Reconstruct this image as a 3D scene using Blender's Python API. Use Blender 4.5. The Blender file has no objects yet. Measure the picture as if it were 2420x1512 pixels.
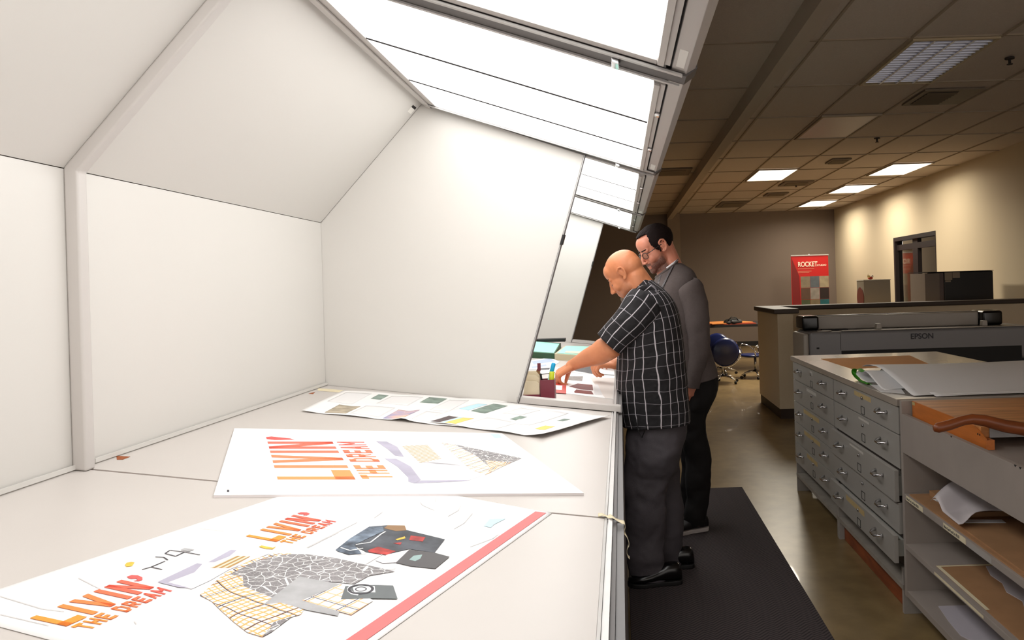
import bpy, bmesh, math, random
from mathutils import Vector, Matrix, noise
random.seed(7)
S = bpy.context.scene
COL = S.collection
F, ROLL, CH = 1800.0, 0.03, 1.5      # focal length in pixels, roll of the camera, camera height
VX, VY = 1466.0, 676.0               # where the direction straight down the room lands in the frame

# ------------------------------------------------------------------ camera
cd = bpy.data.cameras.new('camera')
cam = bpy.data.objects.new('camera', cd)
COL.objects.link(cam)
cd.sensor_fit = 'HORIZONTAL'; cd.sensor_width = 36.0
cd.lens = F * 36.0 / 2420.0
cd.shift_x = (1210 - VX) / 2420.0
cd.shift_y = (VY - 756) / 2420.0
cd.clip_start = 0.02
c_, s_ = math.cos(ROLL), math.sin(ROLL)
cam.matrix_world = Matrix(((c_, s_, 0, 0), (0, 0, -1, 0), (-s_, c_, 0, CH), (0, 0, 0, 1)))
S.camera = cam

# ------------------------------------------------------------------ world, exposure
w = bpy.data.worlds.new('world'); S.world = w; w.use_nodes = True
w.node_tree.nodes['Background'].inputs[0].default_value = (1.0, 0.92, 0.85, 1)
w.node_tree.nodes['Background'].inputs[1].default_value = 1.25
S.view_settings.view_transform = 'Standard'
S.view_settings.look = 'None'
S.view_settings.exposure = 0.0
S.view_settings.gamma = 1.0
S.view_settings.use_curve_mapping = False

BOOTH_L = 4.0      # radiance of the booth diffusers
TROFFER_W = 95.0   # watts of each lit ceiling troffer

# ------------------------------------------------------------------ survey: pixel + known plane -> point in the room
def ray(x, y):
    dx, dy = x - VX, y - VY
    return Vector(((dx * c_ - dy * s_) / F, 1.0, -(dx * s_ + dy * c_) / F))
def atY(x, y, Y): d = ray(x, y); return Vector((d.x * Y, Y, d.z * Y + CH))
def atX(x, y, X): d = ray(x, y); k = X / d.x; return Vector((X, k, d.z * k + CH))
def atZ(x, y, z): d = ray(x, y); k = (z - CH) / d.z; return Vector((d.x * k, k, z))
TZ, TS = 0.97, 0.125                 # table top: z = TZ - TS * X
TN = Vector((TS, 0, 1)).normalized()
def tz(X): return TZ - TS * X
def T(x, y, lift=0.0):
    d = ray(x, y); h = CH - TZ - lift; k = -h / (d.z + TS * d.x)
    return Vector((d.x * k, k, d.z * k + CH))

# ------------------------------------------------------------------ materials
def srgb(c):
    f = lambda v: v / 12.92 if v <= 0.04045 else ((v + 0.055) / 1.055) ** 2.4
    return tuple(f(v / 255.0) for v in c) + (1.0,)
MATS = {}
def mat(name, col, rough=0.5, metal=0.0, var=0.0, vscale=8.0, bump=0.0, bscale=60.0, col2=None, spec=0.5, coat=0.0, stretch=None, coords='Object'):
    if name in MATS: return MATS[name]
    m = bpy.data.materials.new(name); m.use_nodes = True; MATS[name] = m
    nt = m.node_tree; b = nt.nodes['Principled BSDF']
    b.inputs['Roughness'].default_value = rough; b.inputs['Metallic'].default_value = metal
    b.inputs['Specular IOR Level'].default_value = spec
    b.inputs['Coat Weight'].default_value = coat
    c = srgb(col); b.inputs['Base Color'].default_value = c
    tc = nt.nodes.new('ShaderNodeTexCoord'); mp = nt.nodes.new('ShaderNodeMapping')
    nt.links.new(tc.outputs[coords], mp.inputs[0])
    if stretch: mp.inputs['Scale'].default_value = stretch
    if var > 0 or col2:
        n = nt.nodes.new('ShaderNodeTexNoise'); n.inputs['Scale'].default_value = vscale; n.inputs['Detail'].default_value = 6
        nt.links.new(mp.outputs[0], n.inputs['Vector'])
        r = nt.nodes.new('ShaderNodeValToRGB')
        r.color_ramp.elements[0].position = 0.3; r.color_ramp.elements[1].position = 0.7
        c2 = srgb(col2) if col2 else c
        k0, k1 = 1 - var, 1 + var
        r.color_ramp.elements[0].color = tuple(v * k0 for v in c[:3]) + (1,)
        r.color_ramp.elements[1].color = tuple(min(1, v * k1) for v in c2[:3]) + (1,)
        nt.links.new(n.outputs['Fac'], r.inputs[0]); nt.links.new(r.outputs[0], b.inputs['Base Color'])
    if bump > 0:
        n2 = nt.nodes.new('ShaderNodeTexNoise'); n2.inputs['Scale'].default_value = bscale; n2.inputs['Detail'].default_value = 4
        nt.links.new(mp.outputs[0], n2.inputs['Vector'])
        bp = nt.nodes.new('ShaderNodeBump'); bp.inputs['Strength'].default_value = bump; bp.inputs['Distance'].default_value = 0.01
        nt.links.new(n2.outputs['Fac'], bp.inputs['Height']); nt.links.new(bp.outputs[0], b.inputs['Normal'])
    return m
def emis(name, col, strength):
    m = bpy.data.materials.new(name); m.use_nodes = True; nt = m.node_tree
    b = nt.nodes['Principled BSDF']; b.inputs['Base Color'].default_value = (.8, .8, .8, 1)
    b.inputs['Emission Color'].default_value = tuple(col) + (1,); b.inputs['Emission Strength'].default_value = strength
    MATS[name] = m; return m
class NB:                                   # small node builder
    def __init__(s, m): s.nt = m.node_tree; s.b = s.nt.nodes['Principled BSDF']
    def n(s, t, **k):
        o = s.nt.nodes.new(t)
        for a, v in k.items(): setattr(o, a, v)
        return o
    def m(s, op, a, b=None, c=None):
        o = s.nt.nodes.new('ShaderNodeMath'); o.operation = op
        for i, v in enumerate((a, b, c)):
            if v is None: continue
            if isinstance(v, (int, float)): o.inputs[i].default_value = v
            else: s.nt.links.new(v, o.inputs[i])
        return o.outputs[0]
    def mix(s, fac, a, b):
        o = s.nt.nodes.new('ShaderNodeMix'); o.data_type = 'RGBA'
        for i, v in ((0, fac), (6, a), (7, b)):
            if isinstance(v, (int, float)): o.inputs[i].default_value = v
            elif isinstance(v, tuple): o.inputs[i].default_value = v
            else: s.nt.links.new(v, o.inputs[i])
        return o.outputs[2]
    def uv(s, rot=0.0, coords='UV', scale=(1, 1, 1)):
        tc = s.n('ShaderNodeTexCoord'); mp = s.n('ShaderNodeMapping')
        mp.inputs['Rotation'].default_value = (0, 0, rot); mp.inputs['Scale'].default_value = scale
        s.nt.links.new(tc.outputs[coords], mp.inputs[0])
        sp = s.n('ShaderNodeSeparateXYZ'); s.nt.links.new(mp.outputs[0], sp.inputs[0])
        return sp.outputs[0], sp.outputs[1], mp.outputs[0]
def line(nb, v, pitch, width, off=0.0):
    return nb.m('LESS_THAN', nb.m('FRACT', nb.m('ADD', nb.m('DIVIDE', v, pitch), off)), width / pitch)
def plaid(name, base, l1, l2, p1, p2, w1, w2, rot=0.0, rough=0.8, extra=None, wob=0.0):
    m = mat(name, base, rough); nb = NB(m)
    u, v, vec = nb.uv(rot)
    if wob:
        n = nb.n('ShaderNodeTexNoise'); n.inputs['Scale'].default_value = 6; nb.nt.links.new(vec, n.inputs['Vector'])
        d = nb.m('MULTIPLY', nb.m('SUBTRACT', n.outputs['Fac'], 0.5), wob)
        u = nb.m('ADD', u, d); v = nb.m('ADD', v, d)
    c = nb.mix(line(nb, v, p2, w2), srgb(base), srgb(l2))
    c = nb.mix(line(nb, u, p1, w1), c, srgb(l1))
    if extra:
        c = nb.mix(line(nb, u, extra[1], extra[2], .4), c, srgb(extra[0]))
        c = nb.mix(line(nb, v, extra[1], extra[2], .4), c, srgb(extra[0]))
    nb.nt.links.new(c, nb.b.inputs['Base Color'])
    return m

# ------------------------------------------------------------------ geometry helpers
def BM(): return bmesh.new()
def obj(name, bm, m=None, parent=None, smooth=False, bevel=0.0, solid=0.0, label=None):
    bmesh.ops.recalc_face_normals(bm, faces=bm.faces)
    me = bpy.data.meshes.new(name); bm.to_mesh(me); bm.free()
    if m is not None:
        for mm in (m if isinstance(m, (list, tuple)) else (m,)): me.materials.append(mm)
    o = bpy.data.objects.new(name, me); COL.objects.link(o)
    if parent is not None:
        o.parent = parent; o.matrix_parent_inverse = parent.matrix_world.inverted()
    if smooth:
        for p in me.polygons: p.use_smooth = True
    if solid:
        md = o.modifiers.new('solid', 'SOLIDIFY'); md.thickness = solid; md.offset = 0
    if bevel:
        md = o.modifiers.new('bevel', 'BEVEL'); md.width = bevel; md.segments = 2; md.limit_method = 'ANGLE'; md.angle_limit = 0.6
        for p in me.polygons: p.use_smooth = True
        md2 = o.modifiers.new('wn', 'WEIGHTED_NORMAL'); md2.keep_sharp = False
    if label: o['label'] = label
    return o
def tag(o, label, cat, group=None, kind=None):
    o['label'] = label; o['category'] = cat
    if group: o['group'] = group
    if kind: o['kind'] = kind
    return o
def thing(name, loc, label, cat, group=None):
    o = bpy.data.objects.new(name, None); COL.objects.link(o); o.empty_display_size = .1
    o.matrix_world = Matrix.Translation(Vector(loc))
    return tag(o, label, cat, group)
def struct(name, bm, m, **k):
    o = obj(name, bm, m, **k); o['kind'] = 'structure'; return o
def box(bm, x0, x1, y0, y1, z0, z1):
    vs = [bm.verts.new((x, y, z)) for z in (z0, z1) for x, y in ((x0, y0), (x1, y0), (x1, y1), (x0, y1))]
    for f in ((3, 2, 1, 0), (4, 5, 6, 7), (0, 1, 5, 4), (1, 2, 6, 5), (2, 3, 7, 6), (3, 0, 4, 7)):
        bm.faces.new([vs[i] for i in f])
    return vs
def extr(bm, pts, d):
    """closed prism: polygon pts pushed along vector d"""
    d = Vector(d); a = [bm.verts.new(Vector(p)) for p in pts]; b = [bm.verts.new(Vector(p) + d) for p in pts]
    fs = [bm.faces.new(a), bm.faces.new(b[::-1])]
    n = len(pts)
    for i in range(n): fs.append(bm.faces.new((a[i], a[(i + 1) % n], b[(i + 1) % n], b[i])))
    return fs
def prism(bm, xz, y0, y1): return extr(bm, [(x, y0, z) for x, z in xz], (0, y1 - y0, 0))
def strip(x0, z0, x1, z1, t):
    """XZ outline of a sheet from (x0,z0) to (x1,z1), thickness t to the left of the direction"""
    d = Vector((x1 - x0, z1 - z0)).normalized(); n = Vector((-d.y, d.x)) * t
    return [(x0, z0), (x1, z1), (x1 + n.x, z1 + n.y), (x0 + n.x, z0 + n.y)]
def frame_axes(d, ref=Vector((0, 0, 1))):
    d = d.normalized()
    if abs(d.dot(ref)) > .95: ref = Vector((0, 1, 0))
    a = d.cross(ref).normalized(); b = a.cross(d).normalized(); return a, b
def loft(bm, rings, seg=24, cap=(True, True), sub=1, wr=0.0, wscale=8.0, wst=(1, 1, 1), uref=1.0, seed=0.0, mi=0, close=True):
    """rings: (centre, axis a, axis b, exponent). Interpolated smoothly, UV in metres."""
    R = []
    n = len(rings)
    def cr(p0, p1, p2, p3, t):
        return .5 * ((2 * p1) + (p2 - p0) * t + (2 * p0 - 5 * p1 + 4 * p2 - p3) * t * t + (3 * p1 - p0 - 3 * p2 + p3) * t * t * t)
    for i in range(n - 1):
        for k in range(sub):
            t = k / sub
            q = [rings[max(0, min(n - 1, i + j))] for j in (-1, 0, 1, 2)]
            R.append(tuple(cr(q[0][c], q[1][c], q[2][c], q[3][c], t) for c in range(4)))
    R.append(rings[-1])
    uvl = bm.loops.layers.uv.verify()
    rows = []; vv = [0.0]
    for i in range(1, len(R)): vv.append(vv[-1] + (R[i][0] - R[i - 1][0]).length)
    for i, (c, a, b, e) in enumerate(R):
        row = []
        for k in range(seg):
            th = 2 * math.pi * k / seg
            ct, st = math.cos(th), math.sin(th)
            x = math.copysign(abs(ct) ** (2 / e), ct); y = math.copysign(abs(st) ** (2 / e), st)
            off = a * x + b * y
            p = c + off
            if wr:
                q = Vector((p.x * wst[0], p.y * wst[1], p.z * wst[2])) * wscale + Vector((seed, seed, seed))
                p = p + off.normalized() * (noise.noise(q) * wr + noise.noise(q * 2.3) * wr * .5)
            row.append(bm.verts.new(p))
        rows.append(row)
    for i in range(len(rows) - 1):
        for k in range(seg):
            k2 = (k + 1) % seg
            f = bm.faces.new((rows[i][k], rows[i][k2], rows[i + 1][k2], rows[i + 1][k])); f.smooth = True; f.material_index = mi
            for l, (u, v) in zip(f.loops, ((k, vv[i]), (k + 1, vv[i]), (k + 1, vv[i + 1]), (k, vv[i + 1]))):
                l[uvl].uv = (u / seg * uref, v)
    if cap[0]: bm.faces.new(rows[0][::-1]).material_index = mi
    if cap[1]: bm.faces.new(rows[-1]).material_index = mi
    return rows
def tube(bm, pts, r, seg=10, closed=False, cap=True):
    """tube through pts, r number or list"""
    pts = [Vector(p) for p in pts]; n = len(pts)
    rr = r if isinstance(r, (list, tuple)) else [r] * n
    rows = []; a = None
    for i, p in enumerate(pts):
        if closed: d = pts[(i + 1) % n] - pts[i - 1]
        else: d = pts[min(n - 1, i + 1)] - pts[max(0, i - 1)]
        d.normalize()
        if a is None: a, b = frame_axes(d)
        else:
            a = (a - d * a.dot(d)).normalized(); b = a.cross(d).normalized()
        rows.append([bm.verts.new(p + (a * math.cos(2 * math.pi * k / seg) + b * math.sin(2 * math.pi * k / seg)) * rr[i]) for k in range(seg)])
    m = n if closed else n - 1
    for i in range(m):
        A, B = rows[i], rows[(i + 1) % n]
        for k in range(seg):
            f = bm.faces.new((A[k], A[(k + 1) % seg], B[(k + 1) % seg], B[k])); f.smooth = True
    if cap and not closed:
        bm.faces.new(rows[0][::-1]); bm.faces.new(rows[-1])
def ball(bm, c, r, M=None, seg=16):
    """ellipsoid; r number or (rx,ry,rz); M maps local to world"""
    r = (r, r, r) if isinstance(r, (int, float)) else r
    m = Matrix.Translation(Vector(c)) @ Matrix.Diagonal((r[0], r[1], r[2], 1))
    if M is not None: m = M @ m
    o = bmesh.ops.create_uvsphere(bm, u_segments=seg, v_segments=max(6, seg // 2 + 2), radius=1, matrix=m)
    for v in o['verts']:
        for f in v.link_faces: f.smooth = True
    return o['verts']
def bone(bm, p0, r0, p1, r1, seg=14):
    p0, p1 = Vector(p0), Vector(p1)
    ball(bm, p0, r0, seg=seg); ball(bm, p1, r1, seg=seg)
    tube(bm, [p0, p1], [r0, r1], seg=seg)
def chain(bm, pts, rs, seg=14):
    for i in range(len(pts) - 1): bone(bm, pts[i], rs[i], pts[i + 1], rs[i + 1], seg)
def cyl(bm, c, r, z0, z1, seg=24, axis='z', r2=None):
    c = Vector(c); ax = {'x': Vector((1, 0, 0)), 'y': Vector((0, 1, 0)), 'z': Vector((0, 0, 1))}[axis]
    tube(bm, [c + ax * z0, c + ax * z1], [r, r if r2 is None else r2], seg=seg)
def grid(bm, f, nu, nv, uvf=None):
    uvl = bm.loops.layers.uv.verify()
    g = [[bm.verts.new(f(i / nu, j / nv)) for j in range(nv + 1)] for i in range(nu + 1)]
    for i in range(nu):
        for j in range(nv):
            fc = bm.faces.new((g[i][j], g[i + 1][j], g[i + 1][j + 1], g[i][j + 1])); fc.smooth = True
            for l, (a, b) in zip(fc.loops, ((i, j), (i + 1, j), (i + 1, j + 1), (i, j + 1))): l[uvl].uv = (a / nu, b / nv)
def bil(c, u, v):
    return (c[0] * (1 - u) + c[1] * u) * (1 - v) + (c[3] * (1 - u) + c[2] * u) * v
def flat(bm, pts, n, t=0.0003, mi=0):
    """thin slab on a plane: pts in order, extruded along n by t; UV = world XY"""
    uvl = bm.loops.layers.uv.verify()
    fs = extr(bm, pts, Vector(n) * t)
    for f in fs:
        f.material_index = mi
        for l in f.loops: l[uvl].uv = (l.vert.co.x, l.vert.co.y)
    return fs
def text(name, body, loc, R, size, m, parent, sx=1.0, bold=0.0, depth=.0003, align='LEFT'):
    cu = bpy.data.curves.new(name, 'FONT'); cu.body = body; cu.size = size; cu.extrude = depth; cu.offset = bold
    cu.align_x = align; cu.materials.append(m)
    o = bpy.data.objects.new(name, cu); me = bpy.data.meshes.new_from_object(o); bpy.data.objects.remove(o); me.name = name
    o = bpy.data.objects.new(name, me); COL.objects.link(o)
    M = Matrix.Translation(Vector(loc)) @ R.to_4x4() @ Matrix.Diagonal((sx, 1, 1, 1))
    if parent is not None:
        o.parent = parent; o.matrix_parent_inverse = parent.matrix_world.inverted()
    o.matrix_basis = M
    return o
def axes(x, y):
    x = Vector(x).normalized(); y = Vector(y); z = x.cross(y).normalized(); y = z.cross(x)
    return Matrix((x, y, z)).transposed()
def copy_tree(o, parent=None, dM=None):
    c = o.copy(); COL.objects.link(c)
    if parent is not None: c.parent = parent
    elif dM is not None: c.matrix_world = dM @ o.matrix_world
    for ch in o.children: copy_tree(ch, c)
    return c
GL = {'L': [[(0, 1), (0, 0), (1, 0)]], 'I': [[(0, 1), (0, 0)]], 'V': [[(0, 1), (.5, 0), (1, 1)]],
      'N': [[(0, 0), (0, 1), (1, 0), (1, 1)]], 'T': [[(0, 1), (1, 1)], [(.5, 1), (.5, 0)]],
      'H': [[(0, 0), (0, 1)], [(1, 0), (1, 1)], [(0, .5), (1, .5)]],
      'E': [[(1, 1), (0, 1), (0, 0), (1, 0)], [(0, .5), (.8, .5)]],
      'D': [[(0, 0), (0, 1), (.6, 1), (1, .75), (1, .25), (.6, 0), (0, 0)]],
      'R': [[(0, 0), (0, 1), (.8, 1), (1, .85), (1, .6), (.8, .45), (0, .45)], [(.45, .45), (1, 0)]],
      'A': [[(0, 0), (.5, 1), (1, 0)], [(.22, .35), (.78, .35)]],
      'M': [[(0, 0), (0, 1), (.5, .35), (1, 1), (1, 0)]]}
def letters(bm, s, q, n, tx, ty, gap=.35, wI=.32, adv=None):
    """block capitals filling quad q = (base-start, base-end, top-end, top-start); stroke tx (of a letter width), ty (of height)"""
    ws = [(.0 if ch == 'I' else (1.25 if ch == 'M' else 1.0)) if ch != ' ' else .25 for ch in s]
    tot = sum(ws) + (len(s) - 1) * gap + len(s) * tx
    x = 0.0; uvl = bm.loops.layers.uv.verify()
    for ch, wd in zip(s, ws):
        if ch != ' ':
            for pl in GL[ch]:
                P = [Vector((x + tx / 2 + a * wd, ty / 2 + b * (1 - ty))) for a, b in pl]
                for a, b in zip(P[:-1], P[1:]):
                    d = (b - a)
                    L = math.hypot(d.x, d.y) or 1
                    horiz = abs(d.y) < 1e-6; vert = abs(d.x) < 1e-6
                    if horiz: hx, hy, ex, ey = 0, ty / 2, tx / 2, 0
                    elif vert: hx, hy, ex, ey = tx / 2, 0, 0, ty / 2
                    else: hx, hy, ex, ey = tx / 2, 0, 0, 0
                    sg = Vector((math.copysign(ex, d.x) if ex else 0, math.copysign(ey, d.y) if ey else 0))
                    aa, bb = a - sg, b + sg
                    if not horiz and not vert:
                        aa = Vector((a.x, 0 if a.y < .3 and ch in 'VNA' else a.y)); bb = Vector((b.x, 0 if b.y < .3 and ch in 'VNA' else b.y))
                        if ch in 'VNA':
                            if a.y > .7: aa.y = 1
                            if b.y > .7: bb.y = 1
                    h = Vector((hx, hy))
                    qd = [aa - h, bb - h, bb + h, aa + h]
                    fs = flat(bm, [bil(q, p.x / tot, p.y) for p in qd], n)
                    for f in fs:
                        for l in f.loops: l[uvl].uv = (x / tot, 0)
        x += wd + gap + tx
# ------------------------------------------------------------------ material set
mLam = mat('booth_laminate', (209, 206, 201), .42, var=.012, vscale=1.5)
mTab = mat('table_laminate', (199, 193, 188), .38, var=.02, vscale=2.5)
mRib = mat('booth_extrusion', (196, 191, 187), .4)
mAlu = mat('aluminium', (188, 186, 184), .35, metal=.35, var=.04, vscale=30)
mAluD = mat('dark_grey_trim', (92, 88, 87), .5, metal=.2)
mSkirt = mat('grey_skirt', (104, 102, 102), .45, metal=.1)
mGap = mat('dark_gap', (30, 26, 26), .8)
mBrown = mat('particle_board', (150, 82, 42), .9, var=.3, vscale=150)
mChrome = mat('chrome', (225, 225, 228), .12, metal=1.0)
mWhite = mat('white_sticker', (240, 238, 232), .6)
mTape = mat('masking_tape', (226, 214, 182), .7, var=.05, vscale=40)
mPaper = mat('white_paper', (246, 245, 245), .6)
mFoam = mat('board_edge', (226, 220, 220), .7)
mDiff = emis('booth_diffuser', (1.0, .99, .97), BOOTH_L)
mCeil = mat('ceiling_tile', (198, 184, 170), .9, var=.05, vscale=90, bump=.15, bscale=220)
mGrid = mat('ceiling_grid', (160, 144, 124), .7)
mWallB = mat('taupe_wall', (126, 112, 101), .85, bump=.1, bscale=120)
mWallR = mat('cream_wall', (204, 188, 160), .8, bump=.1, bscale=120)
mBlack = mat('black_matte', (14, 12, 13), .6)
mBlackG = mat('black_gloss', (12, 11, 12), .2)
mCabG = mat('cabinet_grey', (158, 152, 146), .45, var=.03, vscale=12)
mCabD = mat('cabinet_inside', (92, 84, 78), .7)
mWood = mat('board_wood', (186, 116, 58), .42, var=.16, vscale=5, stretch=(1, 9, 9), bump=.05, bscale=40, col2=(208, 140, 80))
mWoodD = mat('handle_wood', (128, 66, 30), .35, var=.2, vscale=7, stretch=(1, 6, 6))
mSkid = mat('skid_wood', (138, 70, 34), .6, var=.35, vscale=6, stretch=(4, 1, 4))
mKraft = mat('kraft_paper', (232, 156, 76), .75, var=.03, vscale=6)
mCard = mat('cardboard', (164, 122, 84), .85, var=.08, vscale=10)
mCardE = mat('cardboard_edge', (176, 128, 84), .9, var=.3, vscale=160)

# ------------------------------------------------------------------ room shell
FLOOR_M = mat('polished_concrete', (106, 88, 62), .3, var=.0, coat=.15)
nb = NB(FLOOR_M)
tc = nb.n('ShaderNodeTexCoord')
n1 = nb.n('ShaderNodeTexNoise'); n1.inputs['Scale'].default_value = 1.3; n1.inputs['Detail'].default_value = 8
n2 = nb.n('ShaderNodeTexNoise'); n2.inputs['Scale'].default_value = 9; n2.inputs['Detail'].default_value = 6
for q in (n1, n2): nb.nt.links.new(tc.outputs['Object'], q.inputs['Vector'])
r = nb.n('ShaderNodeValToRGB'); r.color_ramp.elements[0].position = .3; r.color_ramp.elements[1].position = .72
r.color_ramp.elements[0].color = srgb((98, 80, 52)); r.color_ramp.elements[1].color = srgb((156, 132, 92))
nb.nt.links.new(nb.m('ADD', nb.m('MULTIPLY', n1.outputs['Fac'], .6), nb.m('MULTIPLY', n2.outputs['Fac'], .4)), r.inputs[0])
nb.nt.links.new(r.outputs[0], nb.b.inputs['Base Color'])
XR, YB, HC = 5.1, 18.0, 3.15
bm = BM(); box(bm, -2.6, 8.0, -3.0, YB + .1, -.1, 0); struct('floor', bm, FLOOR_M)
bm = BM(); box(bm, -2.6, 8.0, -3.0, YB + .1, HC + .012, HC + .1); struct('ceiling', bm, mCeil)
bm = BM(); box(bm, -2.6, 5.3, YB, YB + .1, 0, HC + .0119); struct('wall_back', bm, mWallB)
bm = BM(); box(bm, -2.7, -2.6, -3.0, YB, 0, HC + .1); struct('wall_left', bm, mWallB)
# right wall with a doorway
DY0, DY1, DZ = 12.26, 14.14, 2.24
bm = BM()
box(bm, XR, XR + .12, DY1, YB - .001, 0, HC + .0119); box(bm, XR, XR + .12, 9.5, DY0, 0, HC + .0119); box(bm, XR, XR + .12, DY0, DY1, DZ, HC + .0119)
struct('wall_right', bm, mWallR)
bm = BM(); box(bm, XR + .121, 8.0, 9.5, 9.6, 0, HC + .0119); struct('wall_side', bm, mWallR)
bm = BM(); box(bm, 8.0, 8.1, -3.0, 9.6, 0, HC + .0119); struct('wall_far_right', bm, mWallR)
bm = BM(); box(bm, XR + 1.6, XR + 1.7, 9.61, YB, 0, HC + .0119); struct('wall_corridor', bm, mat('corridor_wall', (150, 132, 100), .8))
# door frame: dark jambs, header and a dark mullion with glazing
d = bpy.data.objects.new('door_1', None); COL.objects.link(d); d.matrix_world = Matrix.Translation((XR, 13.2, 0)); d['kind'] = 'structure'
mDk = mat('dark_door_frame', (34, 26, 26), .5)
bm = BM(); box(bm, XR - .01, XR + .13, DY1 - .07, DY1, 0, DZ); box(bm, XR - .01, XR + .13, DY0, DY0 + .012, 0, DZ); box(bm, XR - .01, XR + .13, DY0 + .012, DY1 - .07, DZ - .07, DZ); obj('frame', bm, mDk, d)
bm = BM(); box(bm, XR + .03, XR + .10, 13.10, 13.32, 0, DZ - .07); box(bm, XR + .03, XR + .10, DY0 + .012, 13.10, 2.0, 2.1); box(bm, XR + .03, XR + .10, 13.32, DY1 - .07, 2.0, 2.1)
obj('mullion', bm, mDk, d)
mGlass = mat('smoked_glass', (140, 130, 110), .05); mGlass.node_tree.nodes['Principled BSDF'].inputs['Transmission Weight'].default_value = 1.0
bm = BM(); box(bm, XR + .06, XR + .066, 13.32, DY1 - .07, 0.02, 2.0); obj('pane', bm, mGlass, d)
bm = BM(); box(bm, XR - .012, XR, 9.5, DY0, 0, .11); box(bm, XR - .012, XR, DY1, YB - .012, 0, .11); struct('baseboard_right', bm, mBlack)
bm = BM(); box(bm, -2.6, XR - .012, YB - .012, YB, 0, .11); struct('baseboard_back', bm, mBlack)
# beam under the ceiling and the column it lands on
bm = BM(); box(bm, 1.14, 1.25, -3.0, YB - .25, HC - .13, HC + .01); struct('trim_1', bm, mat('painted_beam', (178, 163, 146), .7))
bm = BM(); box(bm, 1.14, 1.43, YB - .25, YB, 0, HC + .01); struct('trim_4', bm, mat('painted_column', (140, 124, 108), .8))
# ceiling grid: 0.61 x 1.22 m lay-in tiles
bm = BM()
X, k = 1.43, 0
while X < 7.9:
    box(bm, X - .009, X + .009, -3.0, YB, HC, HC + .012)
    X += .635
Y = 5.27 - 1.22 * 6
while Y < YB: 
    box(bm, -2.6, 1.14, Y - .008, Y + .008, HC + .002, HC + .013); box(bm, 1.25, 7.9, Y - .008, Y + .008, HC + .002, HC + .013); Y += 1.22
struct('trim_2', bm, mGrid)

# ceiling luminaires
mLit = emis('troffer_lit', (1.0, .92, .76), 3.2)
mUnlit = mat('troffer_acrylic', (196, 186, 184), .4)
def troffer(x0, y0, name, label, kind, watts=TROFFER_W, spread=150):
    t = thing(name, (x0 + .3, y0 + .6, HC), label, 'ceiling light', 'ceiling lights in the tile grid')
    bm = BM(); x1, y1 = x0 + .612, y0 + 1.195
    for a in ((x0, x1, y0, y0 + .022), (x0, x1, y1 - .022, y1), (x0, x0 + .022, y0 + .022, y1 - .022), (x1 - .022, x1, y0 + .022, y1 - .022)): box(bm, *a, HC - .012, HC + .008)
    obj('frame', bm, mGrid if kind != 'louver' else mat('louver_frame', (178, 160, 130), .5), t)
    if kind == 'lit':
        bm = BM(); box(bm, x0 + .022, x1 - .022, y0 + .022, y1 - .022, HC - .004, HC + .004); obj('diffuser', bm, mLit, t)
        ld = bpy.data.lights.new('lamp', 'AREA'); ld.shape = 'RECTANGLE'; ld.size = .53; ld.size_y = 1.14
        ld.energy = watts; ld.color = (1.0, .91, .75); ld.spread = math.radians(spread)
        lo = bpy.data.objects.new('lamp', ld); COL.objects.link(lo); lo.parent = t; lo.matrix_parent_inverse = t.matrix_world.inverted()
        lo.location = (x0 + .305, y0 + .6, HC - .014)
    elif kind == 'off':
        bm = BM(); box(bm, x0 + .022, x1 - .022, y0 + .022, y1 - .022, HC - .004, HC + .004); obj('diffuser', bm, mUnlit, t)
    else:
        mL = mat('mirror_louver', (206, 210, 228), .35, metal=.35)
        bm = BM(); box(bm, x0 + .022, x1 - .022, y0 + .022, y1 - .022, HC + .0106, HC + .0118); obj('reflector', bm, mat('louver_back', (38, 36, 44), .4, metal=.3), t)
        bm = BM()
        for i in range(1, 4):
            X = x0 + .022 + (i) * .568 / 4
            if i < 4: box(bm, X - .008, X + .008, y0 + .022, y1 - .022, HC - .010, HC + .0105)
        for j in range(1, 18):
            Y = y0 + .022 + j * 1.151 / 18
            for i in range(4):
                X = x0 + .022 + i * .568 / 4
                extr(bm, [(X, Y - .003, HC - .009), (X, Y + .003, HC - .009), (X, Y + .007, HC + .010), (X, Y - .007, HC + .010)], (.568 / 4, 0, 0))
        obj('louver', bm, mL, t)
    return t
troffer(2.08, 5.28, 'ceiling_light', 'unlit ceiling light with a silver parabolic cell louver, nearest of the ceiling lights', 'louver')
troffer(2.08, 7.67, 'ceiling_light', 'unlit frosted ceiling light panel between the louvered light and the first glowing one', 'off')
troffer(2.08, 11.21, 'ceiling_light', 'glowing ceiling light panel on its own, left of the row along the cream wall', 'lit', 105, 160)
troffer(3.985, 11.0, 'ceiling_light', 'glowing ceiling light panel beside the cream wall, nearest of the three in that row', 'lit', 26, 165)
troffer(3.985, 13.34, 'ceiling_light', 'glowing ceiling light panel beside the cream wall, middle of the three in that row', 'lit', 46, 165)
troffer(3.985, 15.8, 'ceiling_light', 'glowing ceiling light panel beside the cream wall, farthest of the three near the back wall', 'lit', 46, 165)
mVent = mat('vent_metal', (112, 98, 80), .6); mVentD = mat('vent_dark', (44, 36, 30), .8)
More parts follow.
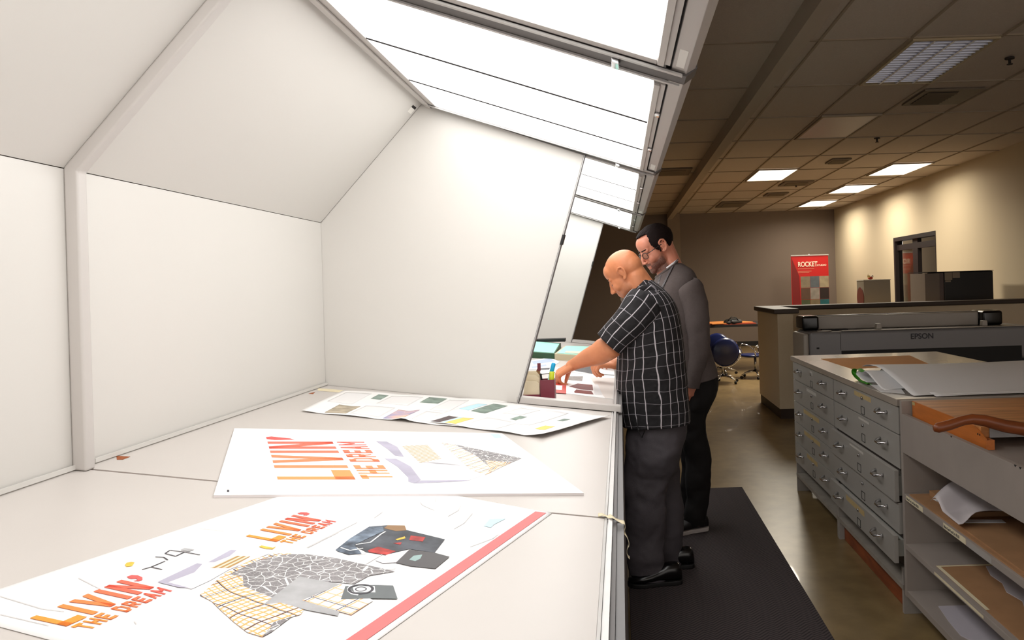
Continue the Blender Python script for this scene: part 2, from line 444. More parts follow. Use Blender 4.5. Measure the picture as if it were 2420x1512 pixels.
def vent(x0, x1, y0, y1, label, core=(.15, .85, .2, .8)):
    t = thing('ceiling_vent', ((x0 + x1) / 2, (y0 + y1) / 2, HC), label, 'vent', 'air vents in the ceiling')
    bm = BM(); box(bm, x0, x1, y0, y1, HC - .01, HC + .006); obj('panel', bm, mVent, t)
    a, b, c, d_ = core; xa, xb, ya, yb = x0 + (x1 - x0) * a, x0 + (x1 - x0) * b, y0 + (y1 - y0) * c, y0 + (y1 - y0) * d_
    bm = BM(); box(bm, xa, xb, ya, yb, HC - .0125, HC - .0102); obj('opening', bm, mVentD, t)
    bm = BM(); n = 7
    for i in range(n):
        Y = ya + (yb - ya) * (i + .5) / n
        extr(bm, [(xa, Y - .012, HC - .0127), (xa, Y + .012, HC - .024), (xa, Y + .014, HC - .022), (xa, Y - .010, HC - .0107)], (xb - xa, 0, 0))
    obj('louver_blades', bm, mVent, t)
vent(2.74, 3.28, 6.72, 7.28, 'square air vent in the ceiling just behind the louvered light', (.1, .6, .1, .9))
vent(2.95, 3.22, 10.42, 10.80, 'small air vent with a pale edge in the ceiling ahead of the glowing panels', (.1, .9, .15, .85))
vent(2.78, 3.27, 12.62, 13.2, 'air vent in the ceiling between the single glowing light and the wall row')
vent(2.12, 2.68, 15.5, 16.6, 'long dark air vent in the ceiling close to the back wall')
vent(2.80, 3.20, 14.2, 14.7, 'small brown air vent in the ceiling left of the farthest glowing lights')
vent(.55, 1.08, 10.85, 11.5, 'air vent in the ceiling left of the painted beam, beyond the booth canopy')
def sprinkler(x, y, label):
    t = thing('sprinkler_head', (x, y, HC), label, 'sprinkler', 'sprinkler heads in the ceiling')
    bm = BM(); cyl(bm, (x, y, HC), .035, -.008, .003); obj('escutcheon', bm, mVentD, t)
    bm = BM(); cyl(bm, (x, y, HC), .01, -.045, -.008); cyl(bm, (x, y, HC), .022, -.05, -.046); obj('nozzle', bm, mVentD, t)
sprinkler(3.02, 5.81, 'sprinkler head in the ceiling right of the louvered light')
sprinkler(3.07, 8.96, 'sprinkler head in the ceiling right of the unlit frosted panel')
sprinkler(3.05, 13.0, 'tiny sprinkler head in the ceiling past the small pale-edged vent')

# ------------------------------------------------------------------ carpet runner
m = mat('runner_carpet', (56, 50, 52), .95); nb = NB(m)
u, v, vec = nb.uv(0, 'Object')
zz = nb.m('ABSOLUTE', nb.m('SUBTRACT', nb.m('FRACT', nb.m('DIVIDE', u, .09)), .5))
ln = nb.m('FRACT', nb.m('DIVIDE', nb.m('ADD', v, nb.m('MULTIPLY', zz, .09)), .022))
c = nb.mix(nb.m('LESS_THAN', ln, .45), srgb((74, 64, 64)), srgb((42, 36, 38)))
nb.nt.links.new(c, nb.b.inputs['Base Color'])
bp = nb.n('ShaderNodeBump'); bp.inputs['Strength'].default_value = .5; bp.inputs['Distance'].default_value = .004
nb.nt.links.new(ln, bp.inputs['Height']); nb.nt.links.new(bp.outputs[0], nb.b.inputs['Normal'])
bm = BM(); box(bm, .0, .845, -1.0, 5.56, 0.0, .009)
tag(obj('carpet_runner', bm, m, bevel=.003), 'dark grey chevron ribbed carpet runner on the aisle floor', 'rug')

# ------------------------------------------------------------------ half wall
bm = BM(); box(bm, 1.70, 1.87, 8.3, 9.5, .11, 1.145); box(bm, 1.87, XR + 2.8, 9.3, 9.49, .11, 1.145)
struct('wall_half', bm, mat('half_wall_paint', (234, 214, 182), .8, bump=.1, bscale=150))
bm = BM(); box(bm, 1.71, 1.86, 8.31, 9.49, 0, .11); box(bm, 1.86, XR + 2.8, 9.31, 9.48, 0, .11)
struct('baseboard_half', bm, mat('brown_base', (60, 46, 36), .6))
bm = BM(); extr(bm, [(1.655, 8.255, 1.145), (1.93, 8.255, 1.145), (1.93, 9.25, 1.145), (7.9, 9.25, 1.145), (7.9, 9.5, 1.145), (1.655, 9.5, 1.145)], (0, 0, .055))
struct('trim_3', bm, mat('dark_cap', (72, 60, 50), .55), bevel=.012)

# ------------------------------------------------------------------ viewing booths
def booth(y0, y1, label, light0, light1, end_panel=False, sheets=2):
    t = thing('viewing_booth', (-.6, y0, 0), label, 'light booth', 'viewing booths in one row')
    # table top
    bm = BM(); prism(bm, [(-.052, tz(-.052)), (-1.238, tz(-1.238)), (-1.238, tz(-1.238) - .03), (-.052, tz(-.052) - .03)], y0 + .002, y1 - .002)
    obj('table_top', bm, mTab, t)
    bm = BM(); prism(bm, [(-.07, tz(-.07) - .006), (-1.22, tz(-1.22) - .006), (-1.22, tz(-1.22) - .028), (-.07, tz(-.07) - .028)], y1 - .0018, y1 + .0018)
    obj('seam_strip', bm, mBrown, t)
    # front edge trim: aluminium with a groove, dark outer lip
    bm = BM()
    prism(bm, [(-.0515, .9775), (-.0455, .979), (-.0455, .93), (-.0515, .93)], y0 + .001, y1 - .001)
    prism(bm, [(-.0450, .9735), (-.0425, .9735), (-.0425, .93), (-.0450, .93)], y0 + .001, y1 - .001)
    prism(bm, [(-.0420, .980), (-.033, .980), (-.033, .93), (-.0420, .93)], y0 + .001, y1 - .001)
    obj('edge_trim', bm, mAlu, t)
    bm = BM(); prism(bm, [(-.0325, .972), (-.024, .972), (-.024, .93), (-.0325, .93)], y0 + .001, y1 - .001); obj('edge_lip', bm, mAluD, t)
    bm = BM(); box(bm, -.0235, -.0085, y0 + .002, y1 - .002, .02, .965); obj('skirt', bm, mSkirt, t)
    bm = BM(); box(bm, -1.2, -.06, y0 + .03, y1 - .03, 0, .90); obj('base_cabinet', bm, mSkirt, t)
    # back, sloping back, light deck
    zb = tz(-1.238)
    bm = BM(); box(bm, -1.262, -1.238, y0, y1, zb - .2, 1.80); obj('back_panel', bm, mLam, t)
    bm = BM(); prism(bm, [(-1.233, zb + .002), (-1.229, zb + .002), (-1.229, zb + .012), (-1.233, zb + .012)], y0 + .04, y1); obj('base_bead', bm, mLam, t)
    bm = BM(); prism(bm, strip(-1.238, 1.802, -.80, 2.287, .02), y0, y1); obj('sloping_panel', bm, mLam, t)
    pl = lambda X: 2.285 - .333 * (X + .8)
    q = lambda a, b, lo, hi: [(a, pl(a) + lo), (b, pl(b) + lo), (b, pl(b) + hi), (a, pl(a) + hi)]
    bm = BM()
    prism(bm, q(-.80, -.735, -.004, .03), y0, y1); prism(bm, q(-.79, -.765, -.012, -.0045), y0, y1)
    prism(bm, q(.094, .121, -.008, .03), light0, light1); prism(bm, q(.094, .107, -.014, -.0085), light0, light1)
    prism(bm, q(-.735, .094, -.004, .03), light1, light1 + .03); prism(bm, q(-.735, .094, -.004, .03), light0 - .03, light0)
    obj('light_frame', bm, mRib, t)
    bm = BM(); prism(bm, q(.1215, .1275, .004, .03), y0, y1); obj('dark_gap', bm, mGap, t)
    ys = [light0 + (light1 - light0) * v for v in ((0, 1) if sheets == 1 else (0, .355, .70, 1))]
    for a, b in zip(ys[:-1], ys[1:]):
        bm = BM(); prism(bm, q(-.735, .094, 0, .006), a + .003, b - .003); obj('diffuser', bm, mDiff, t)
    for a in ys[1:-1]:
        bm = BM(); prism(bm, q(-.735, .094, -.003, -.0005), a - .0060, a + .0060); obj('diffuser_seam', bm, mGap if light0 < 3 else mAluD, t)
    bm = BM(); prism(bm, q(-.74, .10, .0062, .01), light0, light1); obj('light_box_back', bm, mAluD, t)
    bm = BM()
    prism(bm, [(.128, pl(.128)), (.160, pl(.160)), (.181, pl(.160) + .012), (.181, 2.10), (-.7, 2.45), (-.80, 2.31), (-.80, pl(-.80) + .031), (.128, pl(.128) + .031)], y0 + .003, y1 - .003)
    obj('canopy_housing', bm, mRib, t, bevel=.002)
    # dark cross bar where the bay ends
    ye = y1
    bm = BM(); prism(bm, [(-.80, pl(-.80) - .006), (.160, pl(.160) - .006), (.185, pl(.160) + .012), (.185, pl(.160) + .035), (.160, pl(.160) - .0), (-.80, pl(-.80) + .0)], ye - .035, ye + .035)
    obj('cross_bar', bm, mAluD, t)
    bm = BM(); prism(bm, q(-.79, .15, -.012, -.007), ye - .05, ye - .036); prism(bm, q(-.79, .15, -.012, -.007), ye + .036, ye + .05); obj('bar_bead', bm, mAlu, t)
    bm = BM()
    prism(bm, q(-.005, .012, -.022, -.007), ye - .03, ye + .02); obj('clip', bm, mChrome, t, bevel=.002)
    for k in (.22, .62):
        bm = BM(); Y = light0 + (light1 - light0) * (k if sheets > 1 else k + .05); prism(bm, q(.108, .122, -.018, -.0085), Y - .012, Y + .012); obj('fastener', bm, mChrome, t, bevel=.003)
    bm = BM(); prism(bm, q(.135, .152, -.001, 0), y1 - .19, y1 - .07); obj('sticker', bm, mWhite, t)
    # rib at the bay joint
    if not end_panel:
        bm = BM()
        prism(bm, [(-1.238, zb), (-1.238, 1.803), (-.80, 2.288), (-.78, 2.266), (-1.205, 1.793), (-1.205, zb - .004)], y1 - .02, y1 + .012)
        obj('rib', bm, mRib, t, bevel=.006)
    else:
        ye = y1
        pts = [(-1.238, zb), (-1.238, 1.80), (-.80, 2.285), (-.135, 2.048), (-.445, tz(-.445) + .001)]
        bm = BM(); prism(bm, pts, ye + .001, ye + .022); e = obj('end_panel', bm, mLam, t)
        d_ = Vector((-.135 + .445, 2.048 - tz(-.445))).normalized()
        bm = BM(); a = [(-.445, tz(-.445)), (-.135, 2.05), (-.127, 2.05), (-.436, tz(-.436))]; prism(bm, a, ye - .002, ye + .026); obj('panel_edge_channel', bm, mAluD, t)
        bm = BM(); a = [(-.4435, tz(-.4435)), (-.1335, 2.05), (-.1305, 2.05), (-.4405, tz(-.44))]; prism(bm, a, ye - .004, ye - .0022); obj('channel_highlight', bm, mAlu, t)
        bm = BM(); k0, k1 = .64, .68; A = lambda k: (-.445 + (.31) * k, tz(-.445) + (2.048 - tz(-.445)) * k)
        a0, a1 = A(k0), A(k1); prism(bm, [(a0[0] + .0, a0[1]), (a1[0], a1[1]), (a1[0] + .012, a1[1]), (a0[0] + .012, a0[1])], ye - .012, ye + .03); obj('latch', bm, mBlack, t, bevel=.002)
        bm = BM(); prism(bm, [(-.445, tz(-.445) + .001), (-.0135, tz(-.0135) + .004), (-.0135, tz(-.0135) + .028), (-.445, tz(-.445) + .028)], ye, ye + .05); obj('sill_bar', bm, mRib, t, bevel=.001)
    return t
booth(.30, 1.722, 'pale viewing booth bay nearest the camera, holding the big curling poster', .36, 1.64, sheets=1)
booth(1.728, 3.17, 'pale viewing booth bay with the end panel behind the newspaper', 1.80, 3.13, end_panel=True)
booth(3.222, 5.02, 'viewing booth bay where the two men lean over proofs', 3.30, 4.93)
booth(5.026, 6.60, 'farthest viewing booth bay, ending in a narrow pale panel behind the folders', 5.10, 6.54, end_panel=True)
# sticker in the corner under the lights
P0, P1 = atX(958, 232, 0) if False else None, None
bm = BM(); sx = lambda X: 1.802 + (X + 1.238) * (2.287 - 1.802) / .438
n = Vector((.74, 0, -.67)).normalized()
flat(bm, [Vector((X, Y, sx(X))) + n * .0004 for X, Y in ((-.845, 3.10), (-.845, 3.15), (-.822, 3.15), (-.822, 3.10))], n, .0004)
flat(bm, [Vector((X, Y, sx(X))) + n * .0009 for X, Y in ((-.8215, 3.10), (-.8215, 3.15), (-.829, 3.15), (-.829, 3.10))], n, .0003, 1)
tag(obj('warning_sticker', bm, [mWhite, mGap]), 'small white sticker with a dark band in the upper booth corner', 'sticker')
# chipped notches showing the brown core
for px, lab in ((((275, 1077), (308, 1079), (290, 1086), (276, 1086)), 'brown chipped notch in the table top beside the upright rib'),
                (((729, 930), (745, 926), (740, 931)), 'tiny brown chip at the far back corner of the near table')):
    bm = BM(); flat(bm, [T(*p, .0003) for p in px], TN, .0004); tag(obj('chip_mark', bm, mBrown), lab, 'damage mark')
# masking tape
bm = BM(); flat(bm, [T(751, 917, .0004), T(812, 922, .0004), T(812, 928, .0004), T(751, 923, .0004)], TN, .0004)
tag(obj('masking_tape_strip', bm, mTape), 'cream tape strip along the foot of the booth end panel', 'tape')
bm = BM()
def tp(u, v):
    pts = [(-.066, 1.735, .9795), (-.040, 1.715, .984), (-.018, 1.700, .979), (-.005, 1.695, .965), (-.003, 1.685, .945), (.0, 1.675, .925), (.002, 1.668, .905)]
    k = min(5, int(u * 6)); a, b = Vector(pts[k]), Vector(pts[k + 1]); p = a.lerp(b, u * 6 - k)
    return p + Vector((.004 * math.sin(u * 19), (v - .5) * .022 * (1 - .6 * abs(u - .2)), .003 * math.sin(u * 31 + v)))
grid(bm, tp, 24, 2); tag(obj('torn_tape', bm, mTape, solid=.0006), 'torn curling piece of cream tape on the front edge of the table', 'tape')
# ------------------------------------------------------------------ posters on the near table
def lineX(p, d, q, e):        # intersection in XY of p + s d and q + t e
    det = d.x * (-e.y) + e.x * d.y
    s = ((q.x - p.x) * (-e.y) + e.x * (q.y - p.y)) / det
    return p + d * s
def gradmat(name, c0, c1):
    m = mat(name, c0, .55); nb = NB(m); u, v, _ = nb.uv()
    nb.nt.links.new(nb.mix(u, srgb(c0), srgb(c1)), nb.b.inputs['Base Color']); return m
mLiv = gradmat('orange_red_print', (255, 152, 50), (250, 84, 84))
mLiv2 = gradmat('orange_red_print_board', (255, 158, 92), (248, 98, 92))
mApo = mat('red_print', (250, 92, 88), .55)
mLilac = mat('lilac_print', (178, 174, 192), .6, var=.12, vscale=14)
mPillow = mat('pale_pillow_print', (222, 220, 224), .6, var=.05, vscale=9)
mPillow2 = mat('grey_velvet_print', (172, 172, 174), .7, var=.12, vscale=30)
mWeb = mat('web_print', (126, 122, 124), .7); nb = NB(mWeb); u, v, vec = nb.uv(.4)
vo = nb.n('ShaderNodeTexVoronoi'); vo.feature = 'DISTANCE_TO_EDGE'; vo.inputs['Scale'].default_value = 56; nb.nt.links.new(vec, vo.inputs['Vector'])
vo2 = nb.n('ShaderNodeTexVoronoi'); vo2.feature = 'DISTANCE_TO_EDGE'; vo2.inputs['Scale'].default_value = 130; nb.nt.links.new(vec, vo2.inputs['Vector'])
nz = nb.n('ShaderNodeTexNoise'); nz.inputs['Scale'].default_value = 12; nb.nt.links.new(vec, nz.inputs['Vector'])
base = nb.mix(nz.outputs['Fac'], srgb((92, 88, 90)), srgb((160, 156, 158)))
c = nb.mix(nb.m('MULTIPLY', nb.m('LESS_THAN', vo2.outputs[0], .035), .4), base, srgb((196, 194, 194)))
c = nb.mix(nb.m('LESS_THAN', vo.outputs[0], .028), c, srgb((236, 236, 234)))
nb.nt.links.new(c, nb.b.inputs['Base Color'])
mPl1 = plaid('orange_plaid_print', (246, 242, 238), (240, 172, 104), (242, 184, 122), .0105, .0105, .0032, .0026, rot=.5, extra=((66, 64, 78), .040, .0020), wob=.075)
mPl2 = plaid('pale_plaid_print', (248, 246, 244), (244, 186, 140), (244, 190, 150), .020, .020, .003, .003, rot=.35, extra=((90, 88, 100), .06, .002))
mStripe = plaid('striped_pillow_print', (226, 208, 186), (176, 140, 84), (226, 208, 186), .009, 5, .0045, .001, rot=.2)
mDarkP = mat('dark_shirt_print', (70, 74, 82), .6, var=.5, vscale=26)
mNavy = mat('navy_print', (52, 64, 84), .6, var=.5, vscale=40, col2=(110, 124, 140))
mChar = mat('charcoal_print', (84, 82, 84), .6, var=.08, vscale=8)
mRedS = mat('red_stripe_print', (255, 112, 112), .55)
mRedD = mat('red_detail_print', (176, 52, 48), .6, var=.4, vscale=60)
mYel = mat('yellow_print', (232, 186, 70), .6, var=.2, vscale=60)
mCyan = mat('pale_blue_print', (190, 226, 238), .6)
mGreyL = mat('faint_line_print', (206, 204, 204), .6)
mInk = mat('dark_ink', (60, 58, 66), .6)
mTele = mat('white_print', (236, 238, 238), .6)
def art(name, polys, m, parent, lift, cv=None, label=None):
    """flat print: polygons given as survey pixels, laid on the table plane"""
    bm = BM()
    for p in polys: flat(bm, [T(*(cv(q) if cv else q), lift) for q in p], TN, .00015)
    o = obj(name, bm, m, parent)
    if label: o['label'] = label
    return o
def lines(name, pls, m, parent, lift, wd=.0012, cv=None):
    bm = BM()
    for pl in pls:
        P = [T(*(cv(q) if cv else q), lift) for q in pl]
        for a, b in zip(P[:-1], P[1:]):
            d = (b - a).normalized(); n = TN.cross(d) * wd / 2
            flat(bm, [a - n, b - n, b + n, a + n], TN, .00015)
    return obj(name, bm, m, parent)
# --- board with the big sideways lettering
A_, B_, C_, D_ = (T(*p, .006) for p in ((554, 1012), (1186, 1024), (1380, 1165), (505, 1170)))
bt = thing('foam_board_poster', (A_ + C_) / 2 - TN * .006, 'white foam board print with sideways orange lettering and pale pillows, flat on the table', 'poster')
bm = BM(); extr(bm, [p - TN * .0003 for p in (A_, B_, C_, D_)], -TN * .0054); obj('board', bm, mFoam, bt)
bm = BM(); flat(bm, [A_, B_, C_, D_], TN, .0003); obj('printed_face', bm, mPaper, bt)
z3 = lambda p: (p[0] * .3719 + 500, p[1] * .3717 + 1000)
L1 = .0066
def lett(parent, s, quad, cv, m, lift, tx, ty, gap, name='lettering'):
    bm = BM(); letters(bm, s, [T(*cv(p), lift) for p in quad], TN, tx, ty, gap); return obj(name, bm, m, parent)
lett(bt, 'LIVIN', ((915, 357), (768, 117), (355, 117), (420, 357)), z3, mLiv2, L1, .44, .26, .40)
art('lettering', [[(345, 88), (380, 84), (420, 88), (460, 92), (500, 96), (528, 106), (500, 104), (440, 106), (400, 106), (350, 100)]], mApo, bt, L1, z3)
lett(bt, 'THE DREAM', ((1160, 352), (968, 118), (795, 118), (958, 352)), z3, mLiv2, L1, .34, .22, .42)
art('printed_pillow', [[(1110, 115), (1385, 105), (1465, 125), (1600, 250), (1590, 270), (1330, 250), (1215, 205)],
                      [(1190, 235), (1310, 240), (1560, 262), (1655, 300), (1735, 325), (1640, 362), (1330, 372), (1290, 345)]], mPillow, bt, L1, z3)
art('printed_pillow_edge', [[(1045, 113), (1112, 116), (1180, 150), (1222, 212), (1165, 205), (1120, 165)],
                           [(1100, 224), (1175, 226), (1265, 275), (1330, 360), (1290, 382), (1250, 370), (1250, 345), (1180, 275)], [(1290, 382), (1330, 364), (1640, 360), (1600, 368)]], mLilac, bt, L1 + .0002, z3)
art('printed_stripes', [[(1212, 145), (1370, 137), (1460, 225), (1325, 252)]], plaid('stripes2', (236, 226, 214), (186, 160, 116), (236, 226, 214), .012, 5, .005, .001, rot=1.9), bt, L1 + .0003, z3)
art('printed_plaid', [[(1460, 122), (1540, 135), (1690, 200), (1790, 290), (1740, 328), (1640, 290), (1580, 235)]], mPl2, bt, L1 + .0003, z3)
art('printed_web_cover', [[(1540, 133), (1970, 222), (1790, 300), (1690, 212)]], mWeb, bt, L1 + .0004, z3)
art('printed_plaid', [[(1740, 235), (1900, 250), (1740, 328), (1770, 290)]], mPl1, bt, L1 + .0006, z3)
art('printed_mark', [[(1770, 68), (1830, 70), (1845, 92), (1800, 95)]], mCyan, bt, L1, z3)
art('printed_mark', [[(98, 422), (112, 422), (112, 436), (98, 436)]], mInk, bt, L1, z3)
lines('printed_line', [[(760, 300), (790, 250), (765, 205)], [(1600, 120), (1800, 250), (1830, 300)]], mGreyL, bt, L1, .001, z3)
# --- big paper poster curling over the table
R0 = T(1305, 1213); R1 = T(895, 1512); e1 = (R1 - R0).normalized()
U0, U1 = T(650, 1177), T(0, 1393); e2 = (U1 - U0).normalized()
top = lineX(R0, T(1100, 1176) - R0, U0, e2)
V0, V1 = T(0, 1483), T(110, 1512)
left = lineX(U0, e2, V0, (V1 - V0))
bot = lineX(R0, e1, V0, (V1 - V0))
fixz = lambda p, l=0: Vector((p.x, p.y, tz(p.x) + l))
pt = thing('paper_poster', fixz((R0 + left) / 2), 'large white paper poster with orange lettering, bedding pictures and a red stripe along one side', 'poster')
bm = BM(); Q = [fixz(p) for p in (top, R0, bot, left)]
grid(bm, lambda u, v: bil(Q, u, v) + TN * .0012, 40, 30)
obj('sheet', bm, mPaper, pt, solid=.0004)
z2 = lambda p: (p[0] * .3306, p[1] * .3306 + 1180)
z1 = lambda p: (p[0] * .3512 + 500, p[1] * .3512 + 1160)
L2 = .0024
lett(pt, 'LIVIN', ((475, 905), (1105, 626), (868, 574), (213, 848)), z2, mLiv, L2, .44, .26, .40)
art('lettering', [[(905, 552), (940, 540), (985, 542), (1018, 556), (1018, 574), (995, 582), (950, 582), (985, 574), (975, 564), (930, 566)]], mApo, pt, L2, z2)
lett(pt, 'THE DREAM', ((640, 930), (1232, 652), (1130, 626), (505, 910)), z2, mLiv, L2, .34, .22, .42)
lett(pt, 'LIVIN', ((1975, 302), (2300, 146), (2100, 110), (1757, 262)), z2, mLiv, L2, .44, .26, .40)
art('lettering', [[(2125, 98), (2150, 91), (2195, 92), (2215, 102), (2195, 112), (2165, 112), (2180, 104), (2140, 104)]], mApo, pt, L2, z2)
lett(pt, 'THE DREAM', ((2080, 318), (2405, 158), (2330, 144), (1998, 302)), z2, mLiv, L2, .34, .22, .42)
art('red_stripe', [[(2178, 138), (2252, 146), (790, 1180), (640, 1180)]], mRedS, pt, L2, z1)
art('printed_pillow', [[(1130, 590), (1440, 460), (1700, 365), (1930, 385), (1640, 500), (1500, 580), (1370, 640)]], mPillow, pt, L2, z2)
art('printed_pillow_edge', [[(1125, 590), (1410, 455), (1445, 462), (1390, 520), (1200, 592), (1350, 630), (1280, 628)], [(1490, 448), (1650, 360), (1692, 362), (1640, 405), (1530, 448)]], mLilac, pt, L2 + .0002, z2)
art('printed_stripes', [[(1500, 490), (1690, 402), (1790, 408), (1640, 490)]], mStripe, pt, L2 + .0003, z2)
art('printed_web_cover', [[(120, 570), (260, 480), (430, 425), (640, 425), (830, 450), (1010, 490), (1235, 540), (1060, 570), (960, 625), (800, 610), (600, 640), (430, 700), (400, 720), (210, 640), (200, 590)]], mWeb, pt, L2 + .0003, z1)
art('printed_plaid', [[(0, 640), (100, 560), (210, 575), (215, 640), (400, 715), (620, 800), (600, 830), (420, 880), (440, 900), (340, 980), (240, 950), (150, 880), (60, 800), (0, 740), (-80, 700)],
                     [(0, 640), (-80, 700), (-30, 660), (100, 570), (300, 470), (470, 430), (560, 420), (420, 420), (250, 470), (80, 560)]], mPl1, pt, L2 + .0005, z1)
art('printed_web_cover', [[(420, 880), (540, 845), (400, 950), (340, 982), (400, 910)]], mWeb, pt, L2 + .0006, z1)
art('printed_velvet_cushion', [[(345, 765), (590, 575), (880, 630), (740, 680), (860, 810), (850, 840), (640, 800), (460, 750)]], mPillow2, pt, L2 + .0007, z1)
art('printed_plaid', [[(610, 735), (870, 628), (1090, 735), (940, 832), (860, 810)]], mPl2, pt, L2 + .0009, z1)
art('printed_dark_cushion', [[(900, 640), (1100, 632), (1222, 636), (1252, 725), (1100, 722), (870, 728)]], mat('slate_print', (104, 110, 112), .6, var=.1, vscale=20), pt, L2 + .0011, z1)
art('printed_telephone', [[(912, 655), (930, 635), (955, 632), (940, 650), (935, 668), (960, 682), (992, 688), (985, 702), (940, 695), (915, 675)], [(950, 650), (980, 642), (1098, 640), (1102, 682), (960, 680)]], mTele, pt, L2 + .0013, z1)
bm = BM(); cc = T(*z1((1005, 660)), L2 + .0015)
for rr in (.020, .009):
    P = [cc + Vector((math.cos(a) * rr, math.sin(a) * rr, -TS * math.cos(a) * rr)) for a in [i * math.pi / 12 for i in range(24)]]
    for i in range(24):
        a, b = P[i], P[(i + 1) % 24]; flat(bm, [a, b, cc + (b - cc) * .78, cc + (a - cc) * .78], TN, .0002)
obj('printed_dial', bm, mInk, pt)
art('printed_shirts', [[(1060, 240), (1180, 230), (1300, 235), (1310, 262), (1570, 325), (1500, 415), (1330, 390), (1240, 410), (1180, 432), (1040, 410), (960, 365), (1120, 290)]], mDarkP, pt, L2, z1)
art('printed_jeans', [[(835, 395), (930, 320), (1060, 240), (1150, 240), (1160, 268), (960, 362), (1010, 420), (920, 428), (850, 405)]], mNavy, pt, L2 + .0002, z1)
art('printed_shirt_collar', [[(1160, 250), (1185, 230), (1300, 232), (1312, 265), (1240, 270)]], mat('tan_print', (146, 112, 76), .6), pt, L2 + .0003, z1)
art('printed_detail', [[(1050, 400), (1120, 375), (1240, 405), (1180, 430), (1060, 412)], [(1340, 300), (1440, 310), (1420, 340), (1330, 330)], [(1220, 350), (1280, 345), (1270, 362)]], mRedD, pt, L2 + .0004, z1)
art('printed_detail', [[(1238, 325), (1300, 305), (1305, 318), (1250, 332)]], mYel, pt, L2 + .0004, z1)
lines('printed_highlight', [[(970, 360), (1070, 345), (1140, 290), (1170, 272)], [(870, 380), (930, 400), (1020, 385)]], mTele, pt, L2 + .0005, .003, z1)
art('printed_black_folder', [[(1330, 395), (1500, 415), (1602, 442), (1505, 522), (1340, 505), (1240, 482)]], mChar, pt, L2 + .0006, z1)
art('printed_white_shape', [[(1100, 465), (1190, 425), (1330, 400), (1250, 480), (1150, 485)]], mPillow, pt, L2 + .0005, z1)
art('printed_tag', [[(1330, 462), (1360, 435), (1418, 428), (1405, 455), (1370, 472)]], mat('teal_grey_print', (150, 176, 174), .6), pt, L2 + .0008, z1)
art('printed_mark', [[(1830, 235), (1870, 190), (1980, 185), (1900, 225), (1880, 245)]], mCyan, pt, L2, z1)
art('printed_small_figure', [[(892, 468), (905, 452), (940, 446), (962, 450), (945, 474), (905, 480)]], mYel, pt, L2, z2)
art('printed_small_figure', [[(1850, 338), (1870, 328), (1950, 345), (1975, 335), (1950, 355), (1900, 352)]], mYel, pt, L2, z2)
lines('printed_sketch', [[(1015, 500), (1080, 482), (1160, 500)], [(1080, 482), (1180, 440)], [(1180, 385), (1215, 362), (1320, 375), (1255, 405), (1180, 385)], [(1320, 375), (1430, 395)], [(1110, 410), (1170, 412), (1200, 432)]], mInk, pt, L2, .0022, z2)
art('printed_small_figure', [[(1290, 360), (1320, 346), (1390, 358), (1350, 372)]], mPillow2, pt, L2, z2)
lines('printed_line', [[(0, 690), (300, 780), (460, 800)], [(0, 820), (350, 900)], [(560, 560), (720, 640)], [(2200, 345), (2420, 235)], [(1420, 205), (1600, 225)], [(960, 870), (975, 890)]], mGreyL, pt, L2, .0015, z2)
lines('printed_line', [[(1405, 75), (1420, 95), (1500, 130)], [(1510, 45), (1505, 70)], [(1675, 100), (1660, 130), (1590, 170)], [(1755, 150), (1700, 215), (1630, 255)], [(1095, 180), (1150, 140)], [(1930, 290), (1890, 320), (1740, 375)], [(640, 380), (980, 210)], [(980, 430), (1040, 420)], [(1040, 490), (1160, 420)], [(1180, 530), (1240, 520)]], mGreyL, pt, L2, .0018, z1)
# --- newspaper at the back of the table: two overlapping sheets
z4 = lambda p: (p[0] * .3223 + 700, p[1] * .3226 + 900)
mNews = mat('newsprint', (236, 234, 232), .8, var=.03, vscale=12)
nt_ = mat('newsprint_text', (222, 221, 222), .8); nb = NB(nt_); u, v, _ = nb.uv()
nb.nt.links.new(nb.mix(nb.m('MULTIPLY', line(nb, v, .012, .005), .6), srgb((234, 232, 231)), srgb((196, 196, 200))), nb.b.inputs['Base Color'])
def sheet(name, corners, label, hf, cv=z4):
    C = [T(*cv(p)) for p in corners]
    t = thing(name, (C[0] + C[2]) / 2, label, 'newspaper', 'newspaper sheets at the back of the table')
    S_ = lambda u, v: bil(C, u, v) + TN * hf(u, v)
    bm = BM(); grid(bm, S_, 36, 16); obj('sheet', bm, mNews, t, solid=.0004)
    def pic(u0, u1, v0, v1, m, nm='printed_picture'):
        bm = BM(); grid(bm, lambda a, b: S_(u0 + (u1 - u0) * a, v0 + (v1 - v0) * b) + TN * .0007, 12, 8)
        return obj(nm, bm, m, t, solid=.0002)
    return pic
pic = sheet('newspaper', ((350, 72), (1560, 150), (1230, 345), (38, 228)), 'open newspaper sheet lying left, by the back corner of the table',
            lambda u, v: .0015 + .004 * abs(math.sin(u * 9 + v * 2)) + .01 * max(0, .12 - u) + .008 * math.exp(-((u - .62) / .04) ** 2) * v)
mPhoto = mat('news_photo_stone', (172, 160, 140), .8, var=.3, vscale=30)
mPhG = mat('news_photo_green', (128, 144, 134), .8, var=.3, vscale=26)
mPhB = mat('news_photo_sunset', (120, 146, 206), .8, var=.1, vscale=8, col2=(236, 190, 160))
mPhY = mat('news_photo_yellow', (246, 208, 118), .8)
pic(.13, .26, .66, .96, mPhoto); pic(.23, .29, .12, .32, mPhG); pic(.53, .64, .10, .34, mPhG); pic(.49, .62, .66, .97, mPhB)
pic(.04, .19, .12, .6, nt_, 'printed_text'); pic(.31, .50, .12, .5, nt_, 'printed_text'); pic(.66, .78, .12, .6, nt_, 'printed_text'); pic(.28, .46, .62, .95, nt_, 'printed_text'); pic(.66, .9, .66, .95, nt_, 'printed_text')
